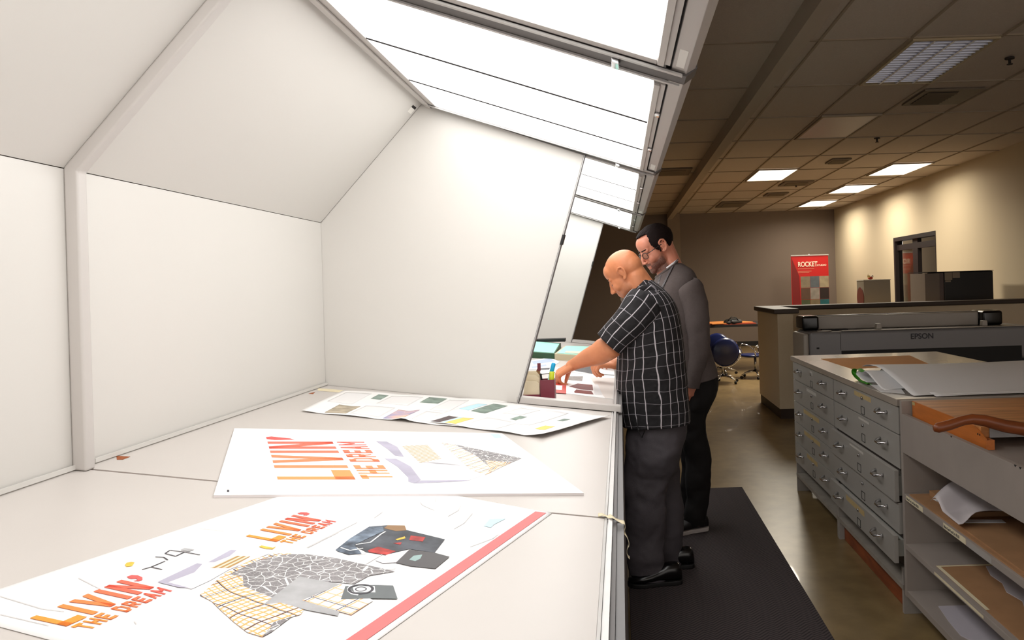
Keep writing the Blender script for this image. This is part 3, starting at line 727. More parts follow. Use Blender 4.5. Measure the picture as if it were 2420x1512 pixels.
pic = sheet('newspaper', ((1400, 150), (2300, 273), (1800, 425), (900, 300)), 'open newspaper sheet lying right, with its corner curling up by the sill bar',
            lambda u, v: .004 + .004 * math.sin(u * 7 + v * 3) ** 2 + .012 * max(0, u - .86) / .14 * (.4 + .6 * v))
pic(.12, .24, .14, .5, mPhG); pic(.2, .29, .74, .98, mPhY); pic(.08, .16, .74, .98, mat('news_frame', (96, 84, 84), .8)); pic(.17, .20, .74, .98, mCyan); pic(.02, .10, .2, .5, mCyan)
pic(.82, .9, .66, .8, mPhY); pic(.78, .83, .3, .42, mPhG); pic(.5, .56, .45, .6, mPhG); pic(.55, .72, .1, .7, nt_, 'printed_text'); pic(.34, .5, .12, .42, nt_, 'printed_text'); pic(.35, .6, .66, .95, nt_, 'printed_text')

# ------------------------------------------------------------------ things on the far table
mMar = mat('maroon_plastic', (120, 40, 56), .35)
mCream = mat('cream_card', (238, 224, 194), .7, var=.05, vscale=20)
# pencil cup: square, upright
cx, cy = -.332, 3.36; cz = tz(cx)
t = thing('pen_cup', (cx, cy, cz), 'maroon square pen cup standing on the sill side of the far table', 'pen holder')
bm = BM(); w_ = .0315; h_ = .088
bot_ = lambda X: tz(X) + .0008
for (a, b, c, d) in ((cx - w_, cx - w_ + .003, cy - w_, cy + w_), (cx + w_ - .003, cx + w_, cy - w_, cy + w_), (cx - w_ + .003, cx + w_ - .003, cy - w_, cy - w_ + .003), (cx - w_ + .003, cx + w_ - .003, cy + w_ - .003, cy + w_)):
    vs = box(bm, a, b, c, d, 0, cz + h_)
    for v_ in vs[:4]: v_.co.z = bot_(v_.co.x)
vs = box(bm, cx - w_ + .003, cx + w_ - .003, cy - w_ + .003, cy + w_ - .003, 0, cz + .01)
for v_ in vs[:4]: v_.co.z = bot_(v_.co.x)
obj('cup', bm, mMar, t)
def pen(p0, p1, r, mb, mc, name, label, cat='pen', split=.55, cr=1.12):
    p0, p1 = Vector(p0), Vector(p1); q = p0.lerp(p1, split)
    t = thing(name, p0, label, cat, 'pens in the maroon cup')
    bm = BM(); tube(bm, [p0, q], r, 12); obj('barrel', bm, mb, t)
    bm = BM(); tube(bm, [q, p0.lerp(p1, .97), p1], [r * cr, r * cr, r * .8], 12); obj('cap', bm, mc, t)
mBl = mat('marker_blue', (20, 172, 226), .35); mTr = mat('marker_clear', (160, 200, 190), .2)
pen((cx - .012, cy, cz + .012), (cx + .028, cy + .006, cz + .158), .0085, mTr, mBl, 'marker', 'bright blue capped marker leaning in the maroon pen cup', split=.66)
pen((cx + .013, cy - .008, cz + .012), (cx + .020, cy - .006, cz + .122), .0100, mat('highlighter_yellow', (232, 240, 60), .35), mat('highlighter_cap', (214, 224, 50), .35), 'highlighter', 'yellow highlighter standing in the maroon pen cup', split=.3)
pen((cx - .015, cy - .012, cz + .012), (cx - .031, cy - .006, cz + .115), .004, mBlack, mBlack, 'pen', 'thin black pen at the left of the maroon pen cup')
pen((cx + .008, cy + .016, cz + .012), (cx + .014, cy + .022, cz + .128), .005, mBlack, mBlack, 'pen', 'black pen behind the yellow highlighter in the maroon cup')
# card organiser left of the cup
ox = -.405; oz = tz(ox)
t = thing('card_box', (ox, 3.36, oz), 'small box of cream cards with a maroon base beside the pen cup', 'box')
bm = BM(); vs = box(bm, -.442, -.3655, 3.33, 3.40, 0, oz + .016)
for v_ in vs[:4]: v_.co.z = bot_(v_.co.x)
obj('base', bm, mMar, t)
for i, (y, h, xo) in enumerate(((3.338, .060, 0), (3.352, .085, .004), (3.366, .100, .002), (3.380, .085, .006))):
    bm = BM(); extr(bm, [(-.440 + xo, y, oz + .016), (-.368, y, oz + .016), (-.368, y, oz + .016 + h * .8), (-.385, y, oz + .016 + h), (-.43 + xo, y, oz + .016 + h)], (0, .004, 0)); obj('card', bm, mCream, t)
bm = BM(); extr(bm, [(-.385, 3.388, oz + .0), (-.368, 3.388, oz), (-.368, 3.388, oz + .148), (-.392, 3.388, oz + .10)], (0, .006, 0)); obj('divider', bm, mCard, t)
bm = BM(); box(bm, -.379, -.3645, 3.382, 3.3875, oz + .115, oz + .148); obj('tab', bm, mMar, t)
# papers
def paper(name, pts, label, m=mPaper, th=.0012, lift=.0006, cat='paper', group=None, cv=None):
    t = thing(name, T(*pts[0]), label, cat, group)
    bm = BM(); flat(bm, [T(*p, lift) for p in pts], TN, th); obj('sheet', bm, m, t); return t
t = paper('proof_sheet', ((1306, 926), (1448, 943), (1453, 888), (1312, 877)), 'white proof sheet with dark red cutter pictures nearest the sill bar')
art('printed_knife', [[(1345, 913), (1365, 906), (1400, 909), (1402, 922), (1372, 920)], [(1357, 925), (1362, 920), (1398, 924), (1403, 932), (1358, 928)]], mat('maroon_print', (120, 52, 48), .6), t, .0022)
art('printed_caption', [[(1402, 908), (1413, 908), (1424, 933), (1405, 932)]], nt_, t, .0022)
art('printed_photo', [[(1340, 889), (1378, 889), (1376, 900), (1342, 898)]], mat('photo_grey', (140, 132, 128), .6, var=.3, vscale=60), t, .0022)
art('printed_corner', [[(1394, 892), (1452, 893), (1448, 942), (1430, 940)]], mat('grey_print', (222, 214, 208), .6), t, .0020)
t = paper('label_sheet', ((1308, 928), (1338, 930), (1338, 905), (1310, 903)), 'small red and white label under the bald man\'s fingers', mat('label_red', (196, 60, 50), .5), .0008, .0028, 'label')
art('printed_panel', [[(1308, 920), (1328, 921), (1329, 911), (1310, 910)]], mTele, t, .0038)
t = paper('proof_sheet', ((1345, 880), (1452, 886), (1450, 861), (1350, 858)), 'proof sheet with a dark grey and red picture by the pinching hand', lift=.0026)
art('printed_photo', [[(1352, 875), (1400, 883), (1412, 866), (1370, 863)]], mat('photo_dark', (84, 82, 84), .6, var=.25, vscale=40), t, .0042)
art('printed_flash', [[(1345, 874), (1352, 868), (1395, 859), (1393, 864), (1360, 873)]], mat('photo_red', (224, 84, 58), .6), t, .0044)
t = paper('proof_sheet', ((1252, 852), (1305, 844), (1322, 856), (1296, 872), (1248, 874)), 'pale blue and white proof sheet beside the partition', mat('pale_sheet', (222, 226, 234), .6, var=.05, vscale=14), lift=.001)
art('printed_band', [[(1256, 854), (1300, 847), (1312, 853), (1262, 861)], [(1256, 866), (1290, 861), (1292, 864), (1258, 870)]], mat('blue_grey_print', (176, 190, 214), .6), t, .0026)
t = paper('text_sheet', ((1262, 886), (1310, 880), (1322, 868), (1272, 870)), 'white text sheet behind the pen cup', lift=.0034)
art('printed_text', [[(1272, 870.5), (1300, 869), (1298, 873), (1272, 874)]], mInk, t, .005)
# trays and folders
mTeal = mat('teal_folder', (168, 232, 214), .6, var=.05, vscale=20)
mTan = mat('tan_tray', (204, 192, 160), .6)
def tray(name, quad, hgt, m_side, m_top, label, topname='folder'):
    P = [T(*p) for p in quad]
    t = thing(name, P[0], label, 'tray')
    bm = BM(); extr(bm, P, (0, 0, hgt)); obj('tray_body', bm, m_side, t)
    c = sum(P, Vector()) / 4
    bm = BM(); extr(bm, [c + (p - c) * .93 + Vector((0, 0, hgt + .0004)) for p in P], (0, 0, .003)); obj(topname, bm, m_top, t)
    return t, P
t, P = tray('folder_tray', ((1250, 845), (1311, 849), (1326, 822), (1262, 818)), .037, mat('dark_green_box', (52, 84, 56), .6), mTeal, 'dark green tray piled with teal folders beside the partition')
bm = BM(); c = (P[2] + P[3]) / 2 + Vector((0, 0, .042)); box(bm, c.x - .10, c.x + .14, c.y - .05, c.y + .06, c.z, c.z + .022); obj('black_binder', bm, mBlack, t)
t, P = tray('folder_tray', ((1311, 850), (1456, 860), (1450, 832), (1334, 830)), .040, mTan, mTeal, 'tan tray of green folders in front of the far pale panel')
for i, (a, b) in enumerate((((.15, .1), (.45, .3)), ((.5, .25), (.7, .8)))):
    bm = BM(); q = [bil(P, u, v) + Vector((0, 0, .0445 + i * .002)) for u, v in ((a[0], a[1]), (b[0], a[1]), (b[0], b[1]), (a[0], b[1]))]
    extr(bm, q, (0, 0, .002)); obj('card', bm, (mCream, mYel)[i], t)
# ------------------------------------------------------------------ flat files
FX = 1.22
mCabF = mat('drawer_grey', (160, 156, 150), .4, var=.03, vscale=6)
mLock = mat('lock_steel', (170, 170, 172), .25, metal=.9)
ROWS = [(.925, .802), (.797, .648), (.643, .502), (.497, .358), (.353, .208)]
def flat_file(y0, y1, label, offs, tapes):
    t = thing('flat_file_cabinet', ((FX + 2.25) / 2, (y0 + y1) / 2, .2), label, 'cabinet', 'grey flat file cabinets')
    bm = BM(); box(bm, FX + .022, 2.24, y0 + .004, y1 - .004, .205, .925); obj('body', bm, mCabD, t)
    W = y1 - y0 - .012
    for i, ((z1, z0), o) in enumerate(zip(ROWS, offs)):
        ya, yb = y0 + .006, y1 - .006; x = FX - o; z0 += .022 if i == 4 and o else 0
        bm = BM(); box(bm, x, x + .02, ya, yb, z0, z1); d = obj('drawer', bm, mCabF, t, bevel=.0015)
        if o > .015:
            bm = BM(); box(bm, x + .0205, x + .06 + o, ya + .03, yb - .03, z0 + .02, z1 - .03); obj('drawer_box', bm, mat('drawer_side', (190, 190, 182), .5), d)
        for f in (.80, .19):
            yc = ya + W * f; zc = (z0 + z1) / 2 + .012
            bm = BM()
            tube(bm, [(x - .001, yc - .050, zc + .003), (x - .024, yc - .040, zc - .001), (x - .034, yc - .024, zc - .006), (x - .034, yc + .024, zc - .006), (x - .024, yc + .040, zc - .001), (x - .001, yc + .050, zc + .003)], [.009, .0058, .005, .005, .0058, .009], 8)
            obj('handle', bm, mChrome, d)
        yc = ya + W * .49
        bm = BM(); cyl(bm, (x, yc, (z0 + z1) / 2 + .028), .008, -.008, .0, 16, 'x'); obj('lock', bm, mLock, d)
        bm = BM(); zc = (z0 + z1) / 2 - .036
        for a in ((yc - .027, yc + .027, zc + .018, zc + .0205), (yc - .027, yc + .027, zc - .0205, zc - .018), (yc - .027, yc - .0235, zc - .018, zc + .018), (yc + .0235, yc + .027, zc - .018, zc + .018)):
            box(bm, x - .0015, x - .0001, *a)
        obj('card_holder', bm, mBlack, d)
        for (ti, f0, f1, hz, mm) in tapes:
            if ti == i:
                bm = BM(); ztop = z1 - .012; extr(bm, [(x - .0008, ya + W * f0, ztop - hz), (x - .0008, ya + W * f1, ztop - hz + .003), (x - .0008, ya + W * f1, ztop), (x - .0008, ya + W * f0, ztop - .002)], (.0006, 0, 0)); obj('label_tape', bm, mm, d)
    return t
mTpD = mat('aged_tape', (190, 166, 118), .7, var=.06, vscale=40); mLab = mat('paper_label', (196, 190, 182), .7)
flat_file(4.43, 5.47, 'grey flat file cabinet of closed drawers, the far one of the pair', (0, 0, 0, 0, 0),
          ((0, .46, .52, .03, mLab), (1, .38, .62, .022, mLab), (2, .33, .72, .030, mTpD), (3, .32, .72, .030, mTpD), (4, .40, .66, .03, mTpD)))
flat_file(3.385, 4.425, 'grey flat file cabinet with its bottom drawer hanging open, the near one of the pair', (0, 0, .026, .010, .036),
          ((0, .36, .62, .026, mTpD), (1, .40, .56, .014, mLab), (2, .42, .64, .014, mLab), (4, .40, .70, .030, mTpD)))
bm = BM(); box(bm, FX - .012, 2.26, 3.378, 5.48, .93, .962)
tag(obj('cabinet_worktop', bm, mat('worktop_grey', (164, 154, 144), .22, var=.04, vscale=3, coat=.2), bevel=.002), 'long grey worktop lying across both flat file cabinets', 'worktop')
def stand(y0, y1, label):
    t = thing('cabinet_stand', (1.7, (y0 + y1) / 2, 0), label, 'stand', 'low stands under the flat files')
    bm = BM(); box(bm, FX + .002, 2.2, y0, y1, .105, .128); obj('shelf', bm, mat('scuffed_shelf', (150, 142, 132), .6, var=.12, vscale=14), t)
    for y in (y0, y1 - .02):
        bm = BM(); box(bm, FX + .004, 2.2, y, y + .02, .128, .204); obj('side', bm, mCabG, t)
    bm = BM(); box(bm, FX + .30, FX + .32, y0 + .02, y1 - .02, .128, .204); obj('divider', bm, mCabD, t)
    for y in (y0, y1 - .02):
        bm = BM(); box(bm, FX + .004, FX + .10, y, y + .02, .0, .104); obj('foot', bm, mCabG, t)
    return t
stand(4.425, 5.46, 'scuffed grey low stand under the far flat file cabinet')
stand(3.40, 4.42, 'scuffed grey low stand under the near flat file cabinet')
t = thing('wood_skid', (1.3, 3.9, 0), 'reddish brown timber skid on the floor under the near flat file', 'skid')
bm = BM(); box(bm, 1.25, 1.31, 3.47, 4.395, 0, .088); obj('rail', bm, mSkid, t, bevel=.003)
bm = BM(); box(bm, 1.31, 2.15, 3.47, 3.56, 0, .03); obj('cross_board', bm, mSkid, t, bevel=.003)

# papers on the flat files
WZ = .9622
bm = BM(); extr(bm, [atZ(x, y, WZ) for x, y in ((1940, 848), (2150, 840), (2195, 860), (2015, 872))], (0, 0, .0012))
tag(obj('kraft_sheet', bm, mKraft), 'orange brown kraft sheet lying on the flat file worktop', 'paper')
# curled stack of big white sheets
def fold(name, x0, x1, prof, label, skew=0.0, m=mPaper, m2=None, th=.0012):
    bm = BM(); n = len(prof) - 1
    def f(u, v):
        k = min(n - 1, int(v * n)); a, b = prof[k], prof[k + 1]; s = v * n - k
        p = [prof[max(0, k - 1)], a, b, prof[min(n, k + 2)]]
        q = [.5 * ((2 * p[1][i]) + (p[2][i] - p[0][i]) * s + (2 * p[0][i] - 5 * p[1][i] + 4 * p[2][i] - p[3][i]) * s * s + (3 * p[1][i] - p[0][i] - 3 * p[2][i] + p[3][i]) * s ** 3) for i in (0, 1)]
        return Vector((x0 + (x1 - x0) * u + skew * (q[0] - 3.45), q[0] + .004 * math.sin(u * 6), max(WZ + .002, q[1] + .004 * math.sin(u * 5 + v * 3))))
    grid(bm, f, 30, 8 * n)
    o = obj(name, bm, m, None, solid=th); tag(o, label, 'paper', 'white sheets curled on the flat file'); return o
fold('white_sheet', 1.31, 2.42, [(3.44, WZ + .004), (3.50, WZ + .007), (3.70, 1.005), (3.92, 1.035), (4.12, 1.032), (4.25, 1.012)], 'big blank white sheet arching on top of the curled stack', skew=.03)
fold('white_sheet', 1.40, 2.42, [(3.405, WZ + .003), (3.46, WZ + .004), (3.62, .980), (3.90, 1.018), (4.12, 1.015), (4.22, .99)], 'white sheet just beneath the top one of the curled stack, its front edge sticking out', skew=.03)
fold('white_sheet', 1.255, 1.62, [(3.66, WZ + .002), (3.72, WZ + .004), (3.80, .985), (3.93, 1.016), (4.06, 1.006), (4.10, .985), (4.04, WZ + .012), (3.93, WZ + .004)], 'white sheet rolled over at the left end of the curled stack', skew=.0)
t = fold('green_sheet', 1.235, 1.262, [(3.86, WZ + .003), (4.00, WZ + .002), (4.10, .982), (4.11, 1.008), (4.04, 1.022), (3.97, 1.018)], 'green backed sheet showing in the curl at the left end of the stack', m=mat('green_print', (62, 150, 22), .5))
t['group'] = ''; del t['group']
bm = BM(); extr(bm, [(1.215, 3.60, WZ + .001), (1.30, 3.52, WZ + .001), (1.36, 3.75, WZ + .001), (1.25, 3.86, WZ + .001)], (0, 0, .001))
tag(obj('paper_scrap', bm, mPaper), 'white paper corner poking out flat under the left of the curled stack', 'paper')

# ------------------------------------------------------------------ open shelving unit, nearest on the right
SX = 1.215
t = thing('shelving_unit', (1.7, 2.4, 0), 'grey open shelving unit carrying the wooden paper cutter', 'shelving')
mShel = mat('shelf_grey', (158, 148, 140), .5, var=.03, vscale=10)
bm = BM(); box(bm, SX, 2.2, 3.335, 3.36, .10, .960); obj('side_panel', bm, mShel, t, bevel=.001)
bm = BM(); box(bm, SX, 2.2, 1.30, 1.325, .10, .960); obj('side_panel', bm, mShel, t, bevel=.001)
bm = BM(); box(bm, SX, SX + .02, 1.326, 3.334, .735, .905); obj('front_rail', bm, mShel, t, bevel=.001)
bm = BM(); box(bm, SX + .021, 2.19, 1.326, 3.334, .868, .8895); obj('top_board', bm, mShel, t)
for i, (z0, z1) in enumerate(((.530, .556), (.312, .336), (.103, .130))):
    bm = BM(); box(bm, SX, 2.19, 1.326, 3.334, z0, z1); s = obj('shelf', bm, mShel, t, bevel=.001)
    if i == 0:
        Rl = axes((0, -1, 0), (0, 0, 1))
        for (ya, yb, tx) in ((3.31, 3.13, 'Non-Tac Seal Sm RUSI'), (2.93, 2.74, 'Non-Seal Seal Sm RUSI')):
            bm = BM(); box(bm, SX - .0012, SX - .0002, yb, ya, z0 + .003, z1 - .002); l = obj('label_tape', bm, mTape, s)
            text('handwriting', tx, (SX - .0016, ya - .006, z0 + .008), Rl, .015, mInk, l, sx=.95)
        bm = BM(); box(bm, SX - .0008, SX - .0002, 2.55, 2.73, z0 + .001, z1 - .003); obj('label_holder', bm, mat('clear_sleeve', (176, 170, 164), .2), s)
    if i == 1:
        bm = BM(); box(bm, SX - .001, SX - .0002, 2.62, 3.03, z0 + .006, z0 + .016); obj('tape_line', bm, mTape, s)
bm = BM(); box(bm, SX + .19, SX + .20, 1.326, 3.334, .0, .102); obj('kick_board', bm, mShel, t)
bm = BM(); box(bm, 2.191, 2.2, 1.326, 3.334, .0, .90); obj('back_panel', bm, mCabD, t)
bm = BM()
for y in (2.98, 2.83, 2.37, 2.34): extr(bm, [(SX - .0006, y, .9052), (SX - .0006, y + .014, .9052), (SX - .0006, y + .007, .8985)], (.003, 0, 0))
obj('chip', bm, mBlack, t)
# cardboard stacks on the top shelf
def card(name, x0, x1, y0, y1, z, th, label, m=mCard, rot=0.0, cat='cardboard', grp='cardboard sheets in the shelving'):
    cx_, cy_ = (x0 + x1) / 2, (y0 + y1) / 2; R = Matrix.Rotation(rot, 3, 'Z')
    bm = BM(); extr(bm, [Vector((cx_, cy_, z)) + R @ Vector((a - cx_, b - cy_, 0)) for a, b in ((x0, y0), (x1, y0), (x1, y1), (x0, y1))], (0, 0, th))
    o = obj(name, bm, m); tag(o, label, cat, grp); return o
card('cardboard_sheet', 1.225, 2.1, 1.5, 3.30, .5565, .006, 'long brown cardboard sheet lying directly on the upper shelf')
card('cardboard_sheet', 1.235, 2.1, 1.6, 2.93, .563, .006, 'brown cardboard sheet on the near half of the upper shelf', rot=-.01)
card('cardboard_sheet', 1.24, 2.1, 2.78, 3.29, .5630, .018, 'cardboard piece under the crumpled tissue on the upper shelf', m=mCardE, rot=.0) if False else None
card('cardboard_box', 1.30, 2.1, 2.945, 3.27, .563, .022, 'flat cardboard carton at the far end of the upper shelf, under the white film', m=mCard, cat='box')
card('cardboard_flap', 1.36, 2.0, 1.7, 2.55, .5697, .010, 'darker cardboard flap raised near the front of the upper shelf', rot=.12)
# crumpled translucent film
def film(name, cx_, cy_, z, lx, ly, amp, label, seed, m):
    bm = BM()
    def f(u, v):
        x, y = (u - .5), (v - .5); h = abs(noise.noise(Vector((u * 3 + seed, v * 3, seed)))) * amp + amp * .6 * max(0, 1 - (x * x + y * y) * 5)
        wob = noise.noise(Vector((u * 5, v * 5 + seed, 3))) * .05
        return Vector((cx_ + x * lx + wob, cy_ + y * ly + wob, z + h))
    grid(bm, f, 28, 28); o = obj(name, bm, m, None, solid=.001); return tag(o, label, 'packing film', 'crumpled film on the upper shelf')
mFilm = mat('white_film', (206, 198, 200), .5); mFilm.node_tree.nodes['Principled BSDF'].inputs['Subsurface Weight'].default_value = .0
bm = BM()
def wing(u, v):
    x = 1.235 + u * .55; y = 3.10 - v * .30 + .05 * math.sin(u * 4)
    z = .588 + .075 * math.sin(math.pi * min(1, u * 1.4)) * (1 - .7 * v) * (1 - .4 * u) + .03 * math.sin(v * 7 + u * 5) * (1 - u) ** 2
    if u < .12 and v > .5: z -= (0.12 - u) * .35 * (v - .5) * 2
    return Vector((x - .018 * v * (1 - u), y, max(.587, z)))
grid(bm, wing, 30, 20); tag(obj('packing_film', bm, mFilm, solid=.0012), 'torn white packing film folded over the cardboard on the upper shelf', 'packing film', 'crumpled film on the upper shelf')
film('bubble_film', 1.46, 2.42, .581, .18, .20, .035, 'small crumple of clear film at the right of the upper shelf', 4.1, mFilm)
card('paper_slip', 1.26, 1.45, 3.10, 3.14, .5855, .0015, 'white paper slip sticking out beyond the folded film', m=mPaper, cat='paper', grp=None or 'slips on the upper shelf', rot=.1)
card('paper_slip', 1.27, 1.42, 2.86, 2.90, .5697, .0015, 'white paper slip in front of the folded film', m=mPaper, cat='paper', grp='slips on the upper shelf', rot=-.1)
# lower shelves
card('cardboard_sheet', 1.235, 2.1, 1.5, 3.06, .3365, .004, 'tape edged cardboard sheet lying on the middle shelf')
bm = BM(); box(bm, 1.232, 1.246, 2.64, 3.055, .3405, .3415); box(bm, 1.246, 1.5, 3.045, 3.055, .3405, .3415)
tag(obj('edge_tape', bm, mTape), 'pale tape along the edge of the cardboard on the middle shelf', 'tape')
def wavy(name, pts, z, th, m, label, cat='paper'):
    bm = BM(); extr(bm, [(x, y, z) for x, y in pts], (0, 0, th)); o = obj(name, bm, m); return tag(o, label, cat)
ed = [(1.42, 3.03), (1.395, 2.94), (1.40, 2.86), (1.375, 2.78), (1.39, 2.70), (1.36, 2.62), (1.345, 2.55), (1.36, 2.45), (1.36, 2.0)]
o = wavy('torn_paper', ed + [(2.05, 2.0), (2.05, 3.03)], .3407, .003, mat('grey_white_paper', (196, 188, 192), .6), 'torn white paper with a black scrawl on the middle shelf')
text('black_scrawl', '0002', (1.52, 2.93, .3439), axes((.5, -1, 0), (1, .5, 0)), .085, mInk, o, bold=.004)
ed = [(1.28, 3.16), (1.262, 3.02), (1.255, 2.90), (1.30, 2.80), (1.36, 2.72), (1.40, 2.60), (1.40, 2.30)]
wavy('rolled_drawing', ed + [(2.0, 2.3), (2.0, 3.16)], .1305, .004, mat('grey_white_paper2', (190, 184, 192), .6), 'white sheet lying askew on the bottom shelf')

# ------------------------------------------------------------------ wooden guillotine cutter
t = thing('paper_cutter', (1.55, 2.98, .89), 'wooden guillotine paper cutter with a curved handle, on top of the shelving', 'paper cutter')
bm = BM(); box(bm, 1.262, 1.95, 2.70, 3.325, .925, .962); obj('board', bm, mWood, t, bevel=.002)
bm = BM(); extr(bm, [(1.258, 3.325, .8905), (1.258, 2.655, .8905), (1.258, 2.655, .930), (1.258, 2.72, .955), (1.258, 2.80, .9615), (1.258, 3.325, .9615)], (.004, 0, 0)); extr(bm, [(1.262, 3.32, .8905), (1.262, 2.655, .8905), (1.262, 2.655, .9245), (1.262, 3.32, .9245)], (.026, 0, 0)); obj('side_batten', bm, mat('batten_wood', (196, 112, 48), .45, var=.12, vscale=6, stretch=(9, 1, 9)), t)
bm = BM(); box(bm, 1.9, 1.93, 2.70, 3.3, .8905, .9245); obj('foot', bm, mWood, t)
bm = BM(); box(bm, 1.29, 1.9, 2.694, 2.70, .925, .962); obj('cutting_edge', bm, mLock, t)
bm = BM(); extr(bm, [(1.2575, 3.325, .945), (1.2575, 3.295, .945), (1.2575, 3.295, .958), (1.2575, 3.325, .958)], (.0004, 0, 0)); obj('plate', bm, mat('pale_plate', (190, 176, 120), .4), t)
bm = BM(); tube(bm, [(1.062, 2.62, .978), (1.075, 2.618, .980), (1.11, 2.615, .988), (1.16, 2.612, 1.004), (1.19, 2.61, 1.009), (1.23, 2.61, 1.003), (1.30, 2.613, .982), (1.37, 2.615, .968), (1.50, 2.62, .962), (1.92, 2.64, .958)], [.010, .017, .0175, .0165, .018, .020, .022, .023, .022, .018], 14); obj('handle', bm, mWoodD, t)
bm = BM(); extr(bm, [(1.30, 2.645, .958), (1.93, 2.66, .940), (1.93, 2.66, .905), (1.34, 2.645, .945)], (0, .004, 0)); obj('blade', bm, mLock, t)
for y in (2.70, 2.715):
    bm = BM(); cyl(bm, (1.2582, y, .935), .0035, -.0012, .0, 10, 'x'); obj('screw', bm, mBlack, t)

# ------------------------------------------------------------------ large format printer
PY = 7.25
t = thing('large_format_printer', (2.8, 7.6, 0), 'wide grey large format printer in front of the half wall', 'printer')
mPr = mat('printer_grey', (142, 140, 142), .4); mPrL = mat('printer_light', (180, 172, 162), .4)
bm = BM(); box(bm, 1.79, 3.95, PY, PY + .55, .70, 1.005)
b = obj('body', bm, mPr, t, bevel=.03)
bm = BM(); box(bm, 1.735, 1.789, PY + .03, PY + .5, .55, .99); obj('end_cap', bm, mPrL, t, bevel=.02)
bm = BM(); box(bm, 2.10, 3.93, PY - .004, PY + .10, 1.006, 1.012); obj('top_lip', bm, mPrL, t)
bm = BM(); box(bm, 1.79, 3.95, PY - .003, PY - .0003, .825, .828) if False else box(bm, 2.078, 2.081, PY - .002, PY - .0003, .83, .99); obj('panel_line', bm, mBlack, t)
bm = BM(); box(bm, 2.085, 3.80, PY - .004, PY - .0005, .60, .822); obj('paper_slot', bm, mBlack, t)
bm = BM(); box(bm, 1.79, 3.95, PY + .05, PY + .5, .25, .70); obj('lower_body', bm, mBlack, t)
bm = BM(); cyl(bm, (0, PY + .40, 1.095), .055, 1.93, 3.58, 20, 'x'); obj('media_roll', bm, mPr, t)
bm = BM(); box(bm, 1.95, 3.56, PY + .34, PY + .52, 1.0055, 1.14); obj('roll_cover', bm, mPrL, t, bevel=.012)
for x0, x1 in ((1.78, 1.948), (3.562, 3.76)):
    bm = BM(); box(bm, x0, x1, PY + .25, PY + .54, 1.0055, 1.15); obj('roll_holder', bm, mBlackG, t, bevel=.025)
for x in (2.45, 3.47):
    bm = BM(); extr(bm, [(x, PY + .08, 1.0125), (x + .055, PY + .08, 1.0125), (x + .05, PY + .08, 1.065), (x + .008, PY + .08, 1.065)], (0, .06, 0)); obj('guide_tab', bm, mPrL, t, bevel=.004)
bm = BM(); box(bm, 1.95, 2.2, PY + .16, PY + .22, 1.0055, 1.02); obj('lever', bm, mBlack, t)
bm = BM(); cyl(bm, (1.95, PY + .09, 1.0), .07, .0055, .014); obj('lid_disc', bm, mPrL, t)
text('maker_lettering', 'EPSON', (2.745, PY - .004, .915), axes((1, 0, 0), (0, 0, 1)), .072, mInk, t, sx=1.0, bold=.0015)
bm = BM(); box(bm, 1.85, 1.875, PY - .003, PY - .0003, .845, .86); obj('lock_mark', bm, mBlack, t)
for x in (1.95, 3.75):
    bm = BM(); box(bm, x - .04, x + .04, PY + .1, PY + .5, 0.0, .25); obj('leg', bm, mBlack, t)

# ------------------------------------------------------------------ behind the half wall
t = thing('storage_cube', (3.2, 9.95, 0), 'white boxy cabinet with a round red side panel, behind the half wall', 'cabinet')
Bx0, Bx1 = 3.165, 3.51
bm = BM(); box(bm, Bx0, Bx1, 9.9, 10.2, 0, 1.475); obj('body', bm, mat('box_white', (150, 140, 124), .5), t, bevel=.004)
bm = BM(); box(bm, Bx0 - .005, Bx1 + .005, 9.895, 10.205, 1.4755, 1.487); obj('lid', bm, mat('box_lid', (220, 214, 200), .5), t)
bm = BM(); cyl(bm, (Bx0 + .0, 10.05, 1.25), .14, -.006, -.0005, 24, 'x'); obj('side_panel', bm, mat('maroon_panel', (120, 62, 50), .5), t)
t = thing('figurine', (3.30, 10.05, 1.487), 'tiny red and gold ornament sitting on the white cabinet', 'ornament')
bm = BM(); ball(bm, (3.30, 10.05, 1.510), (.036, .025, .022)); obj('body', bm, mat('ornament_red', (190, 70, 44), .35), t)
bm = BM(); ball(bm, (3.278, 10.04, 1.527), (.02, .016, .018)); tube(bm, [(3.262, 10.04, 1.535), (3.27, 10.04, 1.565)], [.006, .002]); obj('head', bm, mat('ornament_gold', (222, 188, 120), .4), t)
bm = BM(); ball(bm, (3.325, 10.04, 1.53), (.015, .012, .018)); obj('tail', bm, mat('ornament_cream', (230, 214, 190), .4), t)
t = thing('copier', (4.2, 9.9, 0), 'black copier with a grey end panel standing behind the half wall', 'copier')
bm = BM(); box(bm, 4.165, 4.80, 9.80, 10.35, 0, 1.555); obj('body', bm, mat('copier_black', (20, 16, 17), .45), t, bevel=.012)
bm = BM(); box(bm, 3.92, 4.11, 9.80, 10.3, 0, 1.545); obj('end_panel', bm, mat('copier_grey', (118, 106, 96), .5), t, bevel=.004)
bm = BM(); box(bm, 4.112, 4.163, 9.81, 10.3, 0, 1.545); obj('end_strip', bm, mat('copier_strip', (96, 82, 80), .5), t)
bm = BM(); box(bm, 3.91, 4.80, 9.79, 10.36, 1.5555, 1.563); obj('lid', bm, mBlack, t)
for a in ((4.175, 4.27, 1.45, 1.55), (4.275, 4.37, 1.475, 1.55), (4.18, 4.25, 1.425, 1.447)):
    bm = BM(); box(bm, a[0], a[1], 9.7965, 9.7995, a[2], a[3]); obj('note', bm, mat('note_paper', (150, 138, 122), .7), t)
